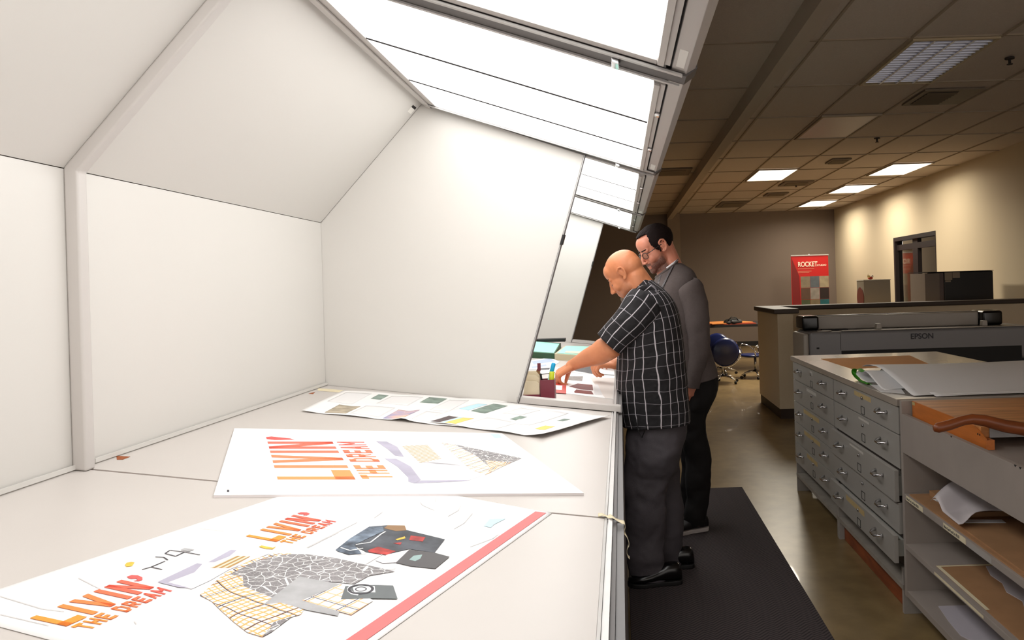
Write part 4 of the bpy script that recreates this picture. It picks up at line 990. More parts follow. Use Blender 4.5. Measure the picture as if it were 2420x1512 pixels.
# roll-up banner
by = 16.8
t = thing('rollup_banner', (4.2, by, 0), 'red roll-up banner with photo squares and white lettering by the back wall', 'banner')
x0, x1, zt = 3.775, 4.60, 2.045
mRed = mat('banner_red', (188, 14, 14), .5); mRedDk = mat('banner_dark_red', (118, 6, 8), .5)
bm = BM(); box(bm, x0, x1, by, by + .004, .08, zt); obj('panel', bm, mRed, t)
bm = BM(); extr(bm, [(x0 + .01, by - .001, zt - .02), (x0 + .18, by - .001, zt - .45), (x0 + .21, by - .001, .08), (x0 + .01, by - .001, .08)], (0, .0008, 0)); obj('dark_band', bm, mRedDk, t)
bm = BM(); box(bm, x0, x1 + .01, by - .012, by + .015, zt, zt + .025); obj('top_rail', bm, mAlu, t)
bm = BM(); box(bm, x0 - .01, x1 + .01, by - .08, by + .1, 0, .08); obj('base', bm, mAlu, t)
bm = BM(); cyl(bm, ((x0 + x1) / 2, by + .03, 0), .01, .08, zt + .04); obj('pole', bm, mAlu, t)
Rb = axes((1, 0, 0), (0, 0, 1)); mBan = mat('banner_letter', (250, 226, 206), .5)
text('lettering', 'ROCKET', (x0 + .15, by - .006, zt - .235), Rb, .150, mBan, t, sx=.74, bold=.003, depth=.002)
text('lettering', 'STUDIO', (x0 + .575, by - .004, zt - .230), Rb, .052, mBan, t, sx=1.1, bold=.001)
for k, (zz, wd) in enumerate(((-.29, .36), (-.345, .30), (-.375, .25))):
    bm = BM(); box(bm, x0 + .15, x0 + .15 + wd, by - .002, by - .0005, zt + zz, zt + zz + .012); obj('small_text_line', bm, mat('banner_line', (206, 120, 96), .5), t)
pm = [[(176, 158, 130), (120, 130, 140), (214, 196, 160)], [(120, 86, 66), (190, 180, 170), (48, 26, 28)], [(96, 108, 70), (160, 140, 104), (20, 120, 130)], [(90, 80, 70), (120, 110, 100), (60, 70, 80)]]
for r_ in range(4):
    for q_ in range(3):
        xa = x0 + .205 + q_ * .207; za = zt - .455 - r_ * .255
        mm = mat('photo_%d%d' % (r_, q_), pm[r_][q_], .5, var=.45, vscale=9, col2=tuple(min(255, int(v * .55)) for v in pm[r_][q_]))
        bm = BM(); box(bm, xa, xa + .203, by - .003, by - .0012, za - .25, za); obj('photo_square', bm, mm, t)

# ------------------------------------------------------------------ far table and chairs
mNavyC = mat('navy_plastic', (26, 36, 84), .3)
t = thing('work_table', (2.0, 13.2, 0), 'dark far table heaped with boards, behind the blue chairs', 'table')
bm = BM(); box(bm, 1.2, 2.9, 12.7, 13.7, .76, .80); obj('table_top', bm, mBlack, t)
for x, y in ((1.3, 12.8), (2.8, 12.8), (1.3, 13.6), (2.8, 13.6)):
    bm = BM(); cyl(bm, (x, y, 0), .025, 0, .76, 10); obj('leg', bm, mLock, t)
def brd(x0, x1, y0, y1, z, th, rot, c, label):
    R = Matrix.Rotation(rot, 3, 'Z'); cc = Vector(((x0 + x1) / 2, (y0 + y1) / 2, z))
    bm = BM(); extr(bm, [cc + R @ Vector((a - cc.x, b - cc.y, 0)) for a, b in ((x0, y0), (x1, y0), (x1, y1), (x0, y1))], (0, 0, th))
    tag(obj('flat_board', bm, mat('board_' + str(c[0]), c, .5)), label, 'board', 'boards stacked on the far table')
brd(1.35, 2.25, 12.75, 13.3, .801, .016, .03, (150, 60, 40), 'reddish board at the bottom of the stack on the far table')
brd(1.38, 2.15, 12.78, 13.4, .818, .012, .35, (206, 130, 66), 'orange brown board lying skewed on the reddish one')
brd(1.9, 2.6, 12.76, 13.2, .8175, .02, -.1, (120, 52, 38), 'dark red board right of the black bag on the far table') if False else None
t = thing('bag', (1.86, 12.85, .83), 'black bag slumped on the boards of the far table', 'bag')
bm = BM(); ball(bm, (1.88, 12.85, .838), (.16, .11, .065)); ball(bm, (1.80, 12.83, .83), (.08, .09, .05)); obj('body', bm, mBlack, t)
bm = BM(); tube(bm, [(1.78, 12.76, .86), (1.84, 12.74, .93), (1.93, 12.76, .91), (1.97, 12.78, .85)], .008); obj('strap', bm, mBlack, t)
bm = BM(); ball(bm, (1.86, 12.745, .855), .016); obj('buckle', bm, mLock, t)
def chair(x, y, rz, label, cx=1.0):
    t = thing('swivel_chair', (0, 0, 0), label, 'chair', 'navy swivel chairs by the far table')
    bm = BM()
    def disc(u, v):
        a = 2 * math.pi * u; r = v
        xx, zz = .235 * r * math.cos(a), .26 * r * math.sin(a)
        return Vector((xx, -.20 - .05 * (1 - r * r) + .0 * zz, .60 + zz))
    for k in range(8):
        pass
    seg = 28; rows = []
    for i in range(1, 7):
        rows.append([bm.verts.new(disc(k / seg, i / 6)) for k in range(seg)])
    c0 = bm.verts.new(disc(0, 0))
    for k in range(seg): bm.faces.new((c0, rows[0][k], rows[0][(k + 1) % seg]))
    for i in range(5):
        for k in range(seg): bm.faces.new((rows[i][k], rows[i][(k + 1) % seg], rows[i + 1][(k + 1) % seg], rows[i + 1][k]))
    obj('backrest', bm, mNavyC, t, smooth=True, solid=.015)
    bm = BM(); loft(bm, [(Vector((0, .04, .42)), Vector((.2, 0, 0)), Vector((0, .2, 0)), 2.3), (Vector((0, .04, .445)), Vector((.23, 0, 0)), Vector((0, .23, 0)), 2.3), (Vector((0, .04, .47)), Vector((.21, 0, 0)), Vector((0, .21, 0)), 2.3)]); obj('seat', bm, mNavyC, t)
    for s in (-1, 1):
        bm = BM(); tube(bm, [(s * .20, -.19, .42), (s * .27, -.16, .48), (s * .285, -.05, .60), (s * .27, .10, .66), (s * .26, .16, .60), (s * .235, .12, .45)], .012, 10); obj('armrest', bm, mChrome, t)
    bm = BM(); tube(bm, [(.0 + .26 * math.cos(a), -.205, .60 + .28 * math.sin(a)) for a in [math.pi * (1.02 + .96 * i / 14) for i in range(15)]], .010, 8); obj('back_frame', bm, mChrome, t)
    bm = BM(); cyl(bm, (0, 0, 0), .022, .12, .42); obj('column', bm, mLock, t)
    for k in range(5):
        a = 2 * math.pi * k / 5 + .3; dx, dy = math.cos(a), math.sin(a)
        bm = BM(); tube(bm, [(dx * .02, dy * .02, .14), (dx * .15, dy * .15, .12), (dx * .27, dy * .27, .07)], [.02, .016, .012], 8); l = obj('leg', bm, mChrome, t)
        bm = BM(); cyl(bm, (dx * .27, dy * .27, .027), .0265, -.015, .015, 14, 'x' if abs(dx) < abs(dy) else 'y'); obj('caster', bm, mBlack, l)
    t.location = (x, y, 0); t.rotation_euler.z = rz
    return t
ch = chair(1.50, 11.45, .12, 'navy round backed swivel chair, its back turned to the aisle')
bpy.context.view_layer.update()
for (x, y, rz, lb) in ((2.08, 11.95, 1.9, 'navy swivel chair half hidden behind the end of the half wall'), (1.62, 12.55, -.4, 'navy swivel chair pushed to the far table, seen over the nearer one')):
    c2 = copy_tree(ch); c2.location = (x, y, 0); c2.rotation_euler.z = rz; c2['label'] = lb
for o in bpy.data.objects:
    if o.name.startswith('swivel_chair'): o.scale = (.9, .9, .80)
# ------------------------------------------------------------------ people
def skin(name, c1, c2, rough=.45):
    m = mat(name, c1, rough, var=.05, vscale=7, col2=c2, bump=.05, bscale=90)
    m.node_tree.nodes['Principled BSDF'].inputs['Subsurface Weight'].default_value = .0
    return m
def stubble(m, H, col, amt, line=(-.018, .36), back=-.005):
    """darker beard growth over jaw and chin, placed in the head's own frame"""
    nb = NB(m); I = H.inverted()
    tc = nb.n('ShaderNodeTexCoord'); mp = nb.n('ShaderNodeMapping'); k = I.to_scale()[0]
    mp.inputs['Scale'].default_value = (k, k, k); mp.inputs['Rotation'].default_value = I.to_euler(); mp.inputs['Location'].default_value = I.translation
    nb.nt.links.new(tc.outputs['Object'], mp.inputs[0]); sp = nb.n('ShaderNodeSeparateXYZ'); nb.nt.links.new(mp.outputs[0], sp.inputs[0])
    x, y, z = sp.outputs
    nz = nb.n('ShaderNodeTexNoise'); nz.inputs['Scale'].default_value = 260; nb.nt.links.new(mp.outputs[0], nz.inputs['Vector'])
    st = lambda v, w: nb.m('MINIMUM', nb.m('MAXIMUM', nb.m('DIVIDE', v, w), 0.0), 1.0)
    jaw = st(nb.m('SUBTRACT', nb.m('SUBTRACT', line[0], nb.m('MULTIPLY', x, line[1])), z), .022)
    jaw = nb.m('MULTIPLY', jaw, st(nb.m('SUBTRACT', x, back), .022))
    jaw = nb.m('MULTIPLY', jaw, st(nb.m('ADD', z, .135), .02))
    mo = nb.m('MULTIPLY', st(nb.m('SUBTRACT', x, .080), .006), nb.m('MULTIPLY', st(nb.m('SUBTRACT', -.047, z), .004), st(nb.m('ADD', z, .066), .004)))
    lips = nb.m('MULTIPLY', st(nb.m('SUBTRACT', x, .086), .004), nb.m('MULTIPLY', st(nb.m('SUBTRACT', -.064, z), .003), st(nb.m('ADD', z, .084), .003)))
    f = nb.m('MULTIPLY', nb.m('MAXIMUM', jaw, mo), nb.m('SUBTRACT', 1.0, lips))
    f = nb.m('MULTIPLY', f, nb.m('MULTIPLY', nb.m('ADD', nz.outputs['Fac'], .5), amt))
    old = nb.b.inputs['Base Color'].links[0].from_socket
    lipc = nb.mix(nb.m('MULTIPLY', lips, .35), old, srgb((176, 88, 80)))
    nb.nt.links.new(nb.mix(nb.m('MINIMUM', f, 1.0), lipc, srgb(col)), nb.b.inputs['Base Color'])
def person_body(bm, name, m, voxel=.0042, it=5):
    o = obj(name, bm, m, None, smooth=True)
    r = o.modifiers.new('remesh', 'REMESH'); r.mode = 'VOXEL'; r.voxel_size = voxel; r.use_smooth_shade = True
    s = o.modifiers.new('smooth', 'SMOOTH'); s.factor = .5; s.iterations = it
    return o
def remeshed(name, bm, m, parent, voxel=.003, it=4):
    o = obj(name, bm, m, parent, smooth=True)
    r = o.modifiers.new('remesh', 'REMESH'); r.mode = 'VOXEL'; r.voxel_size = voxel; r.use_smooth_shade = True
    s = o.modifiers.new('smooth', 'SMOOTH'); s.factor = .5; s.iterations = it
    return o
def folds(o, strength, size, sm=3):
    tx = bpy.data.textures.new('folds', 'CLOUDS'); tx.noise_scale = size; tx.noise_depth = 2; tx.noise_basis = 'VORONOI_F2_F1' if False else 'ORIGINAL_PERLIN'
    d = o.modifiers.new('folds', 'DISPLACE'); d.texture = tx; d.strength = strength; d.mid_level = .5; d.texture_coords = 'LOCAL'
def ring(Y, L, R, hw, e=2.3, yc=0.0):
    """torso ring seen edge-on: its front point L and back point R (survey pixels at depth Y), half width hw across"""
    a, b = atY(*L, Y), atY(*R, Y)
    return ((a + b) / 2 + Vector((0, yc, 0)), (b - a) / 2, Vector((0, hw, 0)), e)
def shrink(rs, k): return [(c, a * k, b * k, e) for c, a, b, e in rs]
def limb(pts, rs, flat_=1.0, e=2.0):
    """rings for a limb along pts"""
    out = []; n = len(pts); prev = None
    for i, p in enumerate(pts):
        d = (pts[min(n - 1, i + 1)] - pts[max(0, i - 1)]).normalized()
        if prev is None: a, b = frame_axes(d, Vector((0, 1, 0)))
        else:
            a = (prev - d * prev.dot(d)).normalized(); b = a.cross(d).normalized() * -1
            b = d.cross(a).normalized()
        prev = a
        r = rs[i] if isinstance(rs[i], tuple) else (rs[i], rs[i])
        out.append((Vector(p), a * r[0], b * r[1], e))
    return out
def headprims(bm, M, jaw=1.0, chin=1.0, nose=1.0):
    B = lambda c, r, s=18: ball(bm, c, r, M, s)
    P = lambda *v: M @ Vector(v)
    sc = M.to_scale()[0]
    def C(p0, r0, p1, r1): bone(bm, P(*p0), r0 * sc, P(*p1), r1 * sc, 12)
    B((-.012, 0, .040), (.100, .078, .086), 26)                    # cranium
    B((-.050, 0, .020), (.064, .070, .068), 20)                    # occiput
    B((.050, 0, .050), (.045, .062, .052), 18)                     # forehead
    B((.034, 0, -.020), (.062, .064, .070), 20)                    # face
    B((.034, 0, -.070), (.056 * jaw, .054 * jaw, .040), 18)        # jaw
    B((.076, 0, -.098), (.020 * chin, .024 * chin, .020 * chin))   # chin
    B((.010, .0, -.055), (.050, .060, .050))
    for s in (-1, 1):
        B((.060, s * .036, -.030), (.030, .024, .028))             # cheek
        B((.020, s * .052, -.062), (.030, .014, .030))             # jaw angle
        C((.080, s * .012, .022), .012, (.074, s * .044, .020), .010)   # brow
        B((.073, s * .031, .000), (.015, .016, .013))              # closed lid over the eye
        B((.104, s * .013, -.040), (.011, .008, .008))             # nostril wing
    C((.090, 0, .012), .009, (.106, 0, -.018), .009); C((.106, 0, -.018), .009, (.116 * (.97 + .03 * nose), 0, -.035), .0100)
    B((.078, 0, -.056), (.020, .026, .020)); C((.088, -.018, -.067), .005, (.094, 0, -.064), .0062); C((.094, 0, -.064), .0062, (.088, .018, -.067), .005)
    C((.086, -.015, -.075), .0055, (.091, 0, -.076), .0068); C((.091, 0, -.076), .0068, (.086, .015, -.075), .0055); B((.080, 0, -.084), (.014, .020, .012))
    for s in (-1, 1):                                              # ears: rim, bowl, lobe
        e = lambda x, z, y=0: (x, s * (.078 + y), z)
        rim = [e(.010, .012, -.002), e(.008, .030, .006), e(-.006, .040, .012), e(-.022, .034, .016), e(-.027, .014, .016), e(-.022, -.010, .012), e(-.010, -.026, .006), e(.004, -.022, .0)]
        for a, b in zip(rim[:-1], rim[1:]): C(a, .0052, b, .0052)
        B(e(-.008, .010, .002), (.018, .006, .026), 12); B(e(.0, -.022, .002), (.010, .005, .010), 10)
        C(e(-.004, .022, .006), .004, e(-.014, .0, .008), .004)
def hand(bm, W, D, N, sgn, curls, thumb, k=1.0, spread=.10):
    """hand: wrist W, direction D to the knuckles, N = back of the hand; curls per finger (deg per joint); thumb = (side angle, drop angle, bend)"""
    D, N = D.normalized(), N.normalized(); S_ = D.cross(N).normalized() * sgn      # S_ points to the thumb side
    N = (S_.cross(D) * sgn * -1).normalized() if False else N
    pal = lambda x, y, z=0: W + D * x * k + S_ * y * k + N * z * k
    bone(bm, pal(-.02, 0), .026 * k, pal(.012, 0), .027 * k, 12)
    kn = [(.088, .030), (.093, .010), (.088, -.011), (.080, -.030)]
    for x, y in kn: bone(bm, pal(.012, y * .55), .0165 * k, pal(x, y, .003), .0120 * k, 12)
    bone(bm, pal(.03, 0, -.004), .019 * k, pal(.062, 0, -.002), .018 * k, 12)
    L = [(.042, .025, .019), (.046, .028, .020), (.042, .026, .019), (.033, .020, .017)]
    for i, (x, y) in enumerate(kn):
        p = pal(x, y, .002); ang = 0; sp = (1.5 - i) * spread
        d0 = (D + S_ * sp).normalized(); r = (.0098, .0100, .0094, .0082)[i] * k
        pts = [p]
        for j in range(3):
            ang += math.radians(curls[i][j]); d = d0 * math.cos(ang) - N * math.sin(ang)
            pts.append(pts[-1] + d * L[i][j] * k)
        chain(bm, pts, [r * 1.1, r, r * .92, r * .78], 12)
    a, b, c = (math.radians(v) for v in thumb)
    p = pal(.022, .022, -.006); d = (D * math.cos(a) + S_ * math.sin(a)) * math.cos(b) - N * math.sin(b); d.normalize()
    q = p + d * .040 * k
    d2 = (d * math.cos(c) - S_ * math.sin(c) * .9 + D * math.sin(c) * .6).normalized(); q2 = q + d2 * .032 * k; q3 = q2 + (d2 * .9 - S_ * .25).normalized() * .025 * k
    chain(bm, [p, q, q2, q3], [.018 * k, .0125 * k, .0108 * k, .0085 * k], 12)
    return pts
def shoe(t, name, heel, toe, w_, h, mU, mS, sole=.022):
    """lofted shoe from heel to toe on the floor, sole as a sub-part"""
    z0 = heel.z; d = (toe - heel); L = d.length; d.normalize(); s = Vector((-d.y, d.x, 0))
    R = []
    for f, wd, hh in ((.0, .50, .55), (.03, .72, .9), (.12, .80, 1.0), (.28, .80, .98), (.42, .84, .78), (.58, .96, .60), (.74, 1.0, .50), (.88, .86, .42), (.97, .5, .30), (1.0, .2, .2)):
        c = heel + d * (L * f); zt = h * hh
        R.append((Vector((c.x, c.y, z0 + sole + zt / 2 - .004)), s * w_ / 2 * wd, Vector((0, 0, zt / 2)), 2.6))
    bm = BM(); loft(bm, R, 20, sub=3); o = obj(name, bm, mU, t)
    bm = BM(); out = []
    for f, wd in ((0, .55), (.04, .80), (.15, .88), (.4, .84), (.6, 1.0), (.75, 1.06), (.9, .9), (.98, .55), (1.01, .2)): out.append((heel + d * (L * f), w_ / 2 * wd))
    pts = [p + s * r for p, r in out] + [p - s * r for p, r in out[::-1]]
    extr(bm, [Vector((p.x, p.y, z0)) for p in pts], (0, 0, sole)); obj('sole', bm, mS, o, bevel=.004)
    return o

# ============================ man in the checked shirt
Y1 = 3.90
skin1 = skin('tanned_skin', (214, 134, 90), (222, 146, 104))
q1 = lambda x, y, dy=0.0: atY(x, y, Y1 + dy)
torso1 = [ring(Y1, (1490, 697), (1531, 660), .072, 2.1), ring(Y1, (1482, 706), (1545, 668), .105, 2.2), ring(Y1, (1474, 722), (1572, 688), .185, 2.4), ring(Y1, (1466, 748), (1592, 716), .215, 2.5),
          ring(Y1, (1461, 785), (1606, 755), .225, 2.5), ring(Y1, (1458, 830), (1616, 806), .215, 2.5), ring(Y1, (1455, 880), (1623, 862), .205, 2.5),
          ring(Y1, (1456, 930), (1627, 925), .200, 2.5), ring(Y1, (1462, 975), (1629, 968), .200, 2.5), ring(Y1, (1468, 1001), (1629, 992), .203, 2.5)]
hips1 = [ring(Y1, (1478, 950), (1618, 945), .175, 2.4), ring(Y1, (1483, 1000), (1621, 990), .182, 2.4), ring(Y1, (1478, 1045), (1618, 1035), .188, 2.4), ring(Y1, (1477, 1080), (1608, 1075), .185, 2.4), ring(Y1, (1482, 1112), (1598, 1108), .165, 2.3), ring(Y1, (1495, 1135), (1580, 1132), .11, 2.2)]
yn, yf = 3.83, 4.03
leg1n = [ring(yn, (1490, 1000), (1605, 995), .080), ring(yn, (1479, 1040), (1612, 1035), .088), ring(yn, (1475, 1090), (1602, 1082), .088), ring(yn, (1473, 1150), (1580, 1140), .085), ring(yn, (1474, 1200), (1573, 1185), .080),
         ring(yn, (1477, 1250), (1571, 1245), .076), ring(yn, (1479, 1310), (1570, 1305), .074), ring(yn, (1482, 1350), (1578, 1350), .074), ring(yn, (1488, 1364), (1581, 1378), .074)]
leg1f = [ring(yf, (1500, 1000), (1605, 995), .078), ring(yf, (1496, 1040), (1617, 1040), .086), ring(yf, (1520, 1080), (1606, 1090), .086), ring(yf, (1530, 1150), (1612, 1150), .080), ring(yf, (1535, 1200), (1614, 1200), .076),
         ring(yf, (1536, 1250), (1613, 1255), .074), ring(yf, (1536, 1300), (1612, 1305), .072), ring(yf, (1540, 1335), (1616, 1340), .072), ring(yf, (1545, 1348), (1617, 1355), .072)]
H1 = Matrix.Translation(q1(1477.5, 648)) @ Matrix.Rotation(math.pi - math.radians(14), 4, 'Z') @ Matrix.Rotation(math.radians(36), 4, 'Y') @ Matrix.Rotation(math.radians(-3), 4, 'X') @ Matrix.Scale(.97, 4)
stubble(skin1, H1, (150, 100, 76), .4)
bm = BM()
loft(bm, shrink(torso1, .86) + shrink(hips1, .88), 24, sub=2)
headprims(bm, H1, jaw=1.0)
bone(bm, H1 @ Vector((-.035, 0, -.045)), .062, q1(1512, 694), .068, 18)
bone(bm, H1 @ Vector((-.045, 0, -.015)), .055, q1(1521, 680), .062, 18)
bone(bm, q1(1512, 694), .070, q1(1535, 760), .11, 18)
for lg in (leg1n, leg1f): loft(bm, shrink(lg, .80), 20, sub=2)
# near (left) arm
sh, el, wr = q1(1519, 736, -.165), q1(1446, 818, -.17), q1(1354, 862, -.03)
chain(bm, [sh, sh.lerp(el, .5), el], [.046, .052, .052], 18)
mid = el.lerp(wr, .35) + Vector((0, -.004, -.006))
loft(bm, limb([sh.lerp(el, .7), el, el.lerp(wr, .18), mid, el.lerp(wr, .62), el.lerp(wr, .85), wr, wr + (wr - el).normalized() * .02],
              [.052, (.058, .055), (.062, .057), (.057, .054), (.046, .043), (.035, .031), (.030, .026), (.029, .024)]), 20, sub=2)
tip = T(1318, 903, .004)
D = Vector((-.55, .32, -.78)); hand(bm, wr, Vector((-.80, .12, -.50)), Vector((-.52, -.25, .80)), 1, [(46, 40, 20), (50, 36, 20), (56, 42, 25), (62, 48, 30)], (28, 40, 10), k=1.04, spread=.07)
# far (right) arm with the pinching hand
sh2, el2, wr2 = q1(1520, 728, .20), q1(1500, 838, .26), q1(1459, 860, .16)
chain(bm, [sh2, sh2.lerp(el2, .5), el2], [.054, .054, .048], 16)
chain(bm, [el2, el2.lerp(wr2, .4), wr2], [.048, .044, .030], 16)
hand(bm, wr2, Vector((-.95, .0, .12)), Vector((.1, -.42, .9)), 1, [(70, 34, 14), (64, 46, 26), (70, 52, 34), (72, 58, 36)], (22, 34, 8), k=1.16, spread=.05)
# inner feet
for yy, xx in ((yn, 1480), (yf, 1540)):
    pass
p1 = person_body(bm, 'person', skin1)
tag(p1, 'bald man in a black and white checked shirt, stooping and reaching over the proofs', 'person', 'men at the viewing booth')
mShirt = plaid('check_shirt', (30, 28, 31), (206, 200, 206), (128, 124, 130), .0462, .057, .0042, .0028, rough=.85, wob=.035)
nb = NB(mShirt); nz_ = nb.n('ShaderNodeTexNoise'); nz_.inputs['Scale'].default_value = 18; tc = nb.n('ShaderNodeTexCoord'); nb.nt.links.new(tc.outputs['Object'], nz_.inputs['Vector'])
bp = nb.n('ShaderNodeBump'); bp.inputs['Strength'].default_value = .6; bp.inputs['Distance'].default_value = .03; nb.nt.links.new(nz_.outputs['Fac'], bp.inputs['Height']); nb.nt.links.new(bp.outputs[0], nb.b.inputs['Normal'])
bm = BM(); loft(bm, torso1, 56, cap=(False, False), sub=6, wr=.010, wscale=5, wst=(1.2, 1.2, .45), uref=1.155)
slv = [(q1(1536, 704, -.10), .070), (q1(1522, 720, -.16), .094), (q1(1496, 752, -.19), .090), (q1(1465, 785, -.19), .079), (q1(1441, 812, -.185), .076)]
loft(bm, limb([p for p, r in slv], [r for p, r in slv]), 36, cap=(True, False), sub=5, wr=.006, wscale=9, uref=.495, seed=3)
slv2 = [(q1(1528, 710, .135), .068), (q1(1520, 728, .185), .082), (q1(1510, 770, .22), .078), (q1(1503, 812, .24), .074)]
loft(bm, limb([p for p, r in slv2], [r for p, r in slv2]), 30, cap=(True, False), sub=4, wr=.006, wscale=9, uref=.495, seed=5)
shirt = obj('shirt', bm, mShirt, p1, solid=.0025)
bm = BM(); cA, cB = q1(1489, 703), q1(1530, 662)
rc = [((cA + cB) / 2 + Vector((.004, 0, -.012)), (cB - cA) / 2 * 1.12, Vector((0, .082, 0)), 2.1), ((cA + cB) / 2 + Vector((-.004, 0, .014)), (cB - cA) / 2 * 1.06, Vector((0, .074, 0)), 2.1), ((cA + cB) / 2 + Vector((.008, 0, -.020)), (cB - cA) / 2 * 1.28, Vector((0, .098, 0)), 2.1)]
loft(bm, rc, 40, cap=(False, False), sub=4, uref=.495); obj('collar', bm, mShirt, shirt, solid=.002)
mTr1 = mat('charcoal_trousers', (80, 75, 80), .75, bump=.15, bscale=300)
bm = BM(); loft(bm, hips1, 40, cap=(True, True), sub=4, wr=.004, wscale=7)
loft(bm, leg1n, 36, cap=(True, True), sub=7, wr=.014, wscale=5.5, wst=(1, 1, 1.5), seed=2)
loft(bm, leg1f, 36, cap=(True, True), sub=7, wr=.012, wscale=5.5, wst=(1, 1, 1.5), seed=8)
tr = remeshed('trousers', bm, mTr1, p1, voxel=.006, it=12); folds(tr, .030, .12)
bm = BM(); pk = [q1(1506, 990, -.19), q1(1508, 1018, -.195), q1(1517, 1034, -.20), q1(1530, 1003, -.205)]; tube(bm, pk, .0025, 6); obj('pocket_seam', bm, mBlack, tr)
mShoe = mat('black_leather', (16, 14, 15), .22)
shoe(p1, 'shoe', Vector((.262, yn - .01, .009)), Vector((-.004, yn - .045, .009)), .105, .085, mShoe, mBlack)
shoe(p1, 'shoe', Vector((.345, yf, .009)), Vector((.07, yf - .01, .009)), .105, .085, mShoe, mBlack)
# goatee, brows
def hp(H, *v): return H @ Vector(v)
bm = BM(); ball(bm, (.082, 0, -.106), (.024, .024, .030), H1, 16); ball(bm, (.086, 0, -.122), (.014, .016, .018), H1, 12); remeshed('goatee', bm, mat('grey_hair', (120, 104, 92), .9, var=.3, vscale=200), p1, .0025, 2)
bm = BM()
for s in (-1, 1): bone(bm, hp(H1, .090, s * .014, .026), .0035, hp(H1, .080, s * .046, .028), .003, 8)
obj('eyebrows', bm, mat('brown_hair', (110, 76, 52), .9), p1, smooth=True)
bm = BM()
for s in (-1, 1): tube(bm, [hp(H1, .084, s * .020, -.004), hp(H1, .088, s * .031, -.008), hp(H1, .080, s * .044, -.005)], .0012, 6)
obj('eyelashes', bm, mat('lash', (60, 40, 34), .8), p1, smooth=True)

# ============================ man in the grey sweater
Y2 = 4.68
skin2 = skin('ruddy_skin', (208, 132, 104), (220, 146, 120))
q2 = lambda x, y, dy=0.0: atY(x, y, Y2 + dy)
torso2 = [ring(Y2, (1550, 655), (1602, 618), .075, 2.1), ring(Y2, (1545, 666), (1618, 626), .125, 2.2), ring(Y2, (1541, 685), (1638, 643), .200, 2.4), ring(Y2, (1540, 715), (1652, 680), .235, 2.5),
          ring(Y2, (1545, 760), (1662, 735), .235, 2.5), ring(Y2, (1556, 800), (1670, 785), .22, 2.5), ring(Y2, (1572, 845), (1682, 835), .205, 2.5), ring(Y2, (1590, 885), (1692, 868), .20, 2.5), ring(Y2, (1602, 905), (1694, 884), .20, 2.5)]
hips2 = [ring(Y2, (1588, 865), (1682, 858), .17, 2.4), ring(Y2, (1600, 900), (1695, 885), .178, 2.4), ring(Y2, (1604, 930), (1694, 915), .182, 2.4), ring(Y2, (1602, 965), (1680, 955), .175, 2.4), ring(Y2, (1608, 990), (1666, 985), .12, 2.3)]
zn, zf = 4.60, 4.80
leg2n = [ring(zn, (1600, 920), (1694, 905), .086), ring(zn, (1603, 960), (1680, 955), .086), ring(zn, (1605, 1000), (1668, 995), .082), ring(zn, (1612, 1050), (1676, 1050), .074), ring(zn, (1619, 1090), (1680, 1090), .068),
         ring(zn, (1622, 1140), (1680, 1140), .064), ring(zn, (1620, 1190), (1674, 1190), .062), ring(zn, (1616, 1225), (1668, 1225), .062), ring(zn, (1617, 1236), (1667, 1240), .062)]
leg2f = [(c + Vector((-.01, zf - zn, .0)) * 1.0, a, b, e) for c, a, b, e in leg2n]
H2 = Matrix.Translation(q2(1550, 587)) @ Matrix.Rotation(math.pi + math.radians(24), 4, 'Z') @ Matrix.Rotation(math.radians(28), 4, 'Y') @ Matrix.Rotation(math.radians(4), 4, 'X') @ Matrix.Scale(1.10, 4)
stubble(skin2, H2, (74, 46, 40), .85)
bm = BM()
loft(bm, shrink(torso2, .86) + shrink(hips2, .88), 24, sub=2)
headprims(bm, H2, jaw=1.02, nose=1.6)
bone(bm, H2 @ Vector((-.02, 0, -.055)), .060, q2(1577, 648), .064, 18)
bone(bm, H2 @ Vector((-.055, 0, -.010)), .055, q2(1592, 636), .062, 18)
bone(bm, q2(1580, 648), .068, q2(1600, 720), .11, 18)
for lg in (leg2n, leg2f): loft(bm, shrink(lg, .80), 20, sub=2)
s2, e2_, w2 = q2(1634, 690, -.20), q2(1652, 800, -.20), q2(1637, 898, -.17)
chain(bm, [s2, e2_, w2], [.058, .046, .031], 16)
hand(bm, w2 + Vector((0, 0, -.005)), Vector((-.12, .05, -1)), Vector((.15, -1, 0)), 1, [(18, 28, 18), (22, 32, 20), (26, 34, 22), (30, 36, 24)], (26, 14, 10), k=.95, spread=.05)
s3, e3, w3 = q2(1606, 700, .20), q2(1560, 810, .22), q2(1466, 842, .05)
chain(bm, [s3, e3], [.058, .048], 16); chain(bm, [e3, e3.lerp(w3, .4), w3], [.048, .042, .030], 16)
hand(bm, w3, Vector((-.97, -.12, -.12)), Vector((.05, -.55, .83)), 1, [(34, 30, 15), (38, 32, 18), (44, 36, 20), (50, 40, 24)], (24, 30, 14), k=.95, spread=.06)
p2 = person_body(bm, 'person', skin2)
tag(p2, 'tall dark haired man with glasses, grey sweater and lanyard, looking down at the proofs', 'person', 'men at the viewing booth')
mSw = mat('grey_knit', (94, 84, 82), .9, var=.06, vscale=60, bump=.25, bscale=260)
bm = BM(); loft(bm, torso2, 48, cap=(False, False), sub=6, wr=.008, wscale=5, wst=(1, 1, .6), seed=11)
A2 = [(q2(1612, 668, -.13), .064), (q2(1630, 684, -.185), .080), (q2(1641, 720, -.21), .078), (q2(1650, 780, -.21), .068), (q2(1652, 820, -.20), .062), (q2(1646, 865, -.185), .052), (q2(1638, 900, -.17), .044), (q2(1636, 915, -.168), .041)]
loft(bm, limb([p for p, r in A2], [r for p, r in A2]), 32, cap=(True, False), sub=5, wr=.007, wscale=10, wst=(1, 1, 1.4), seed=13)
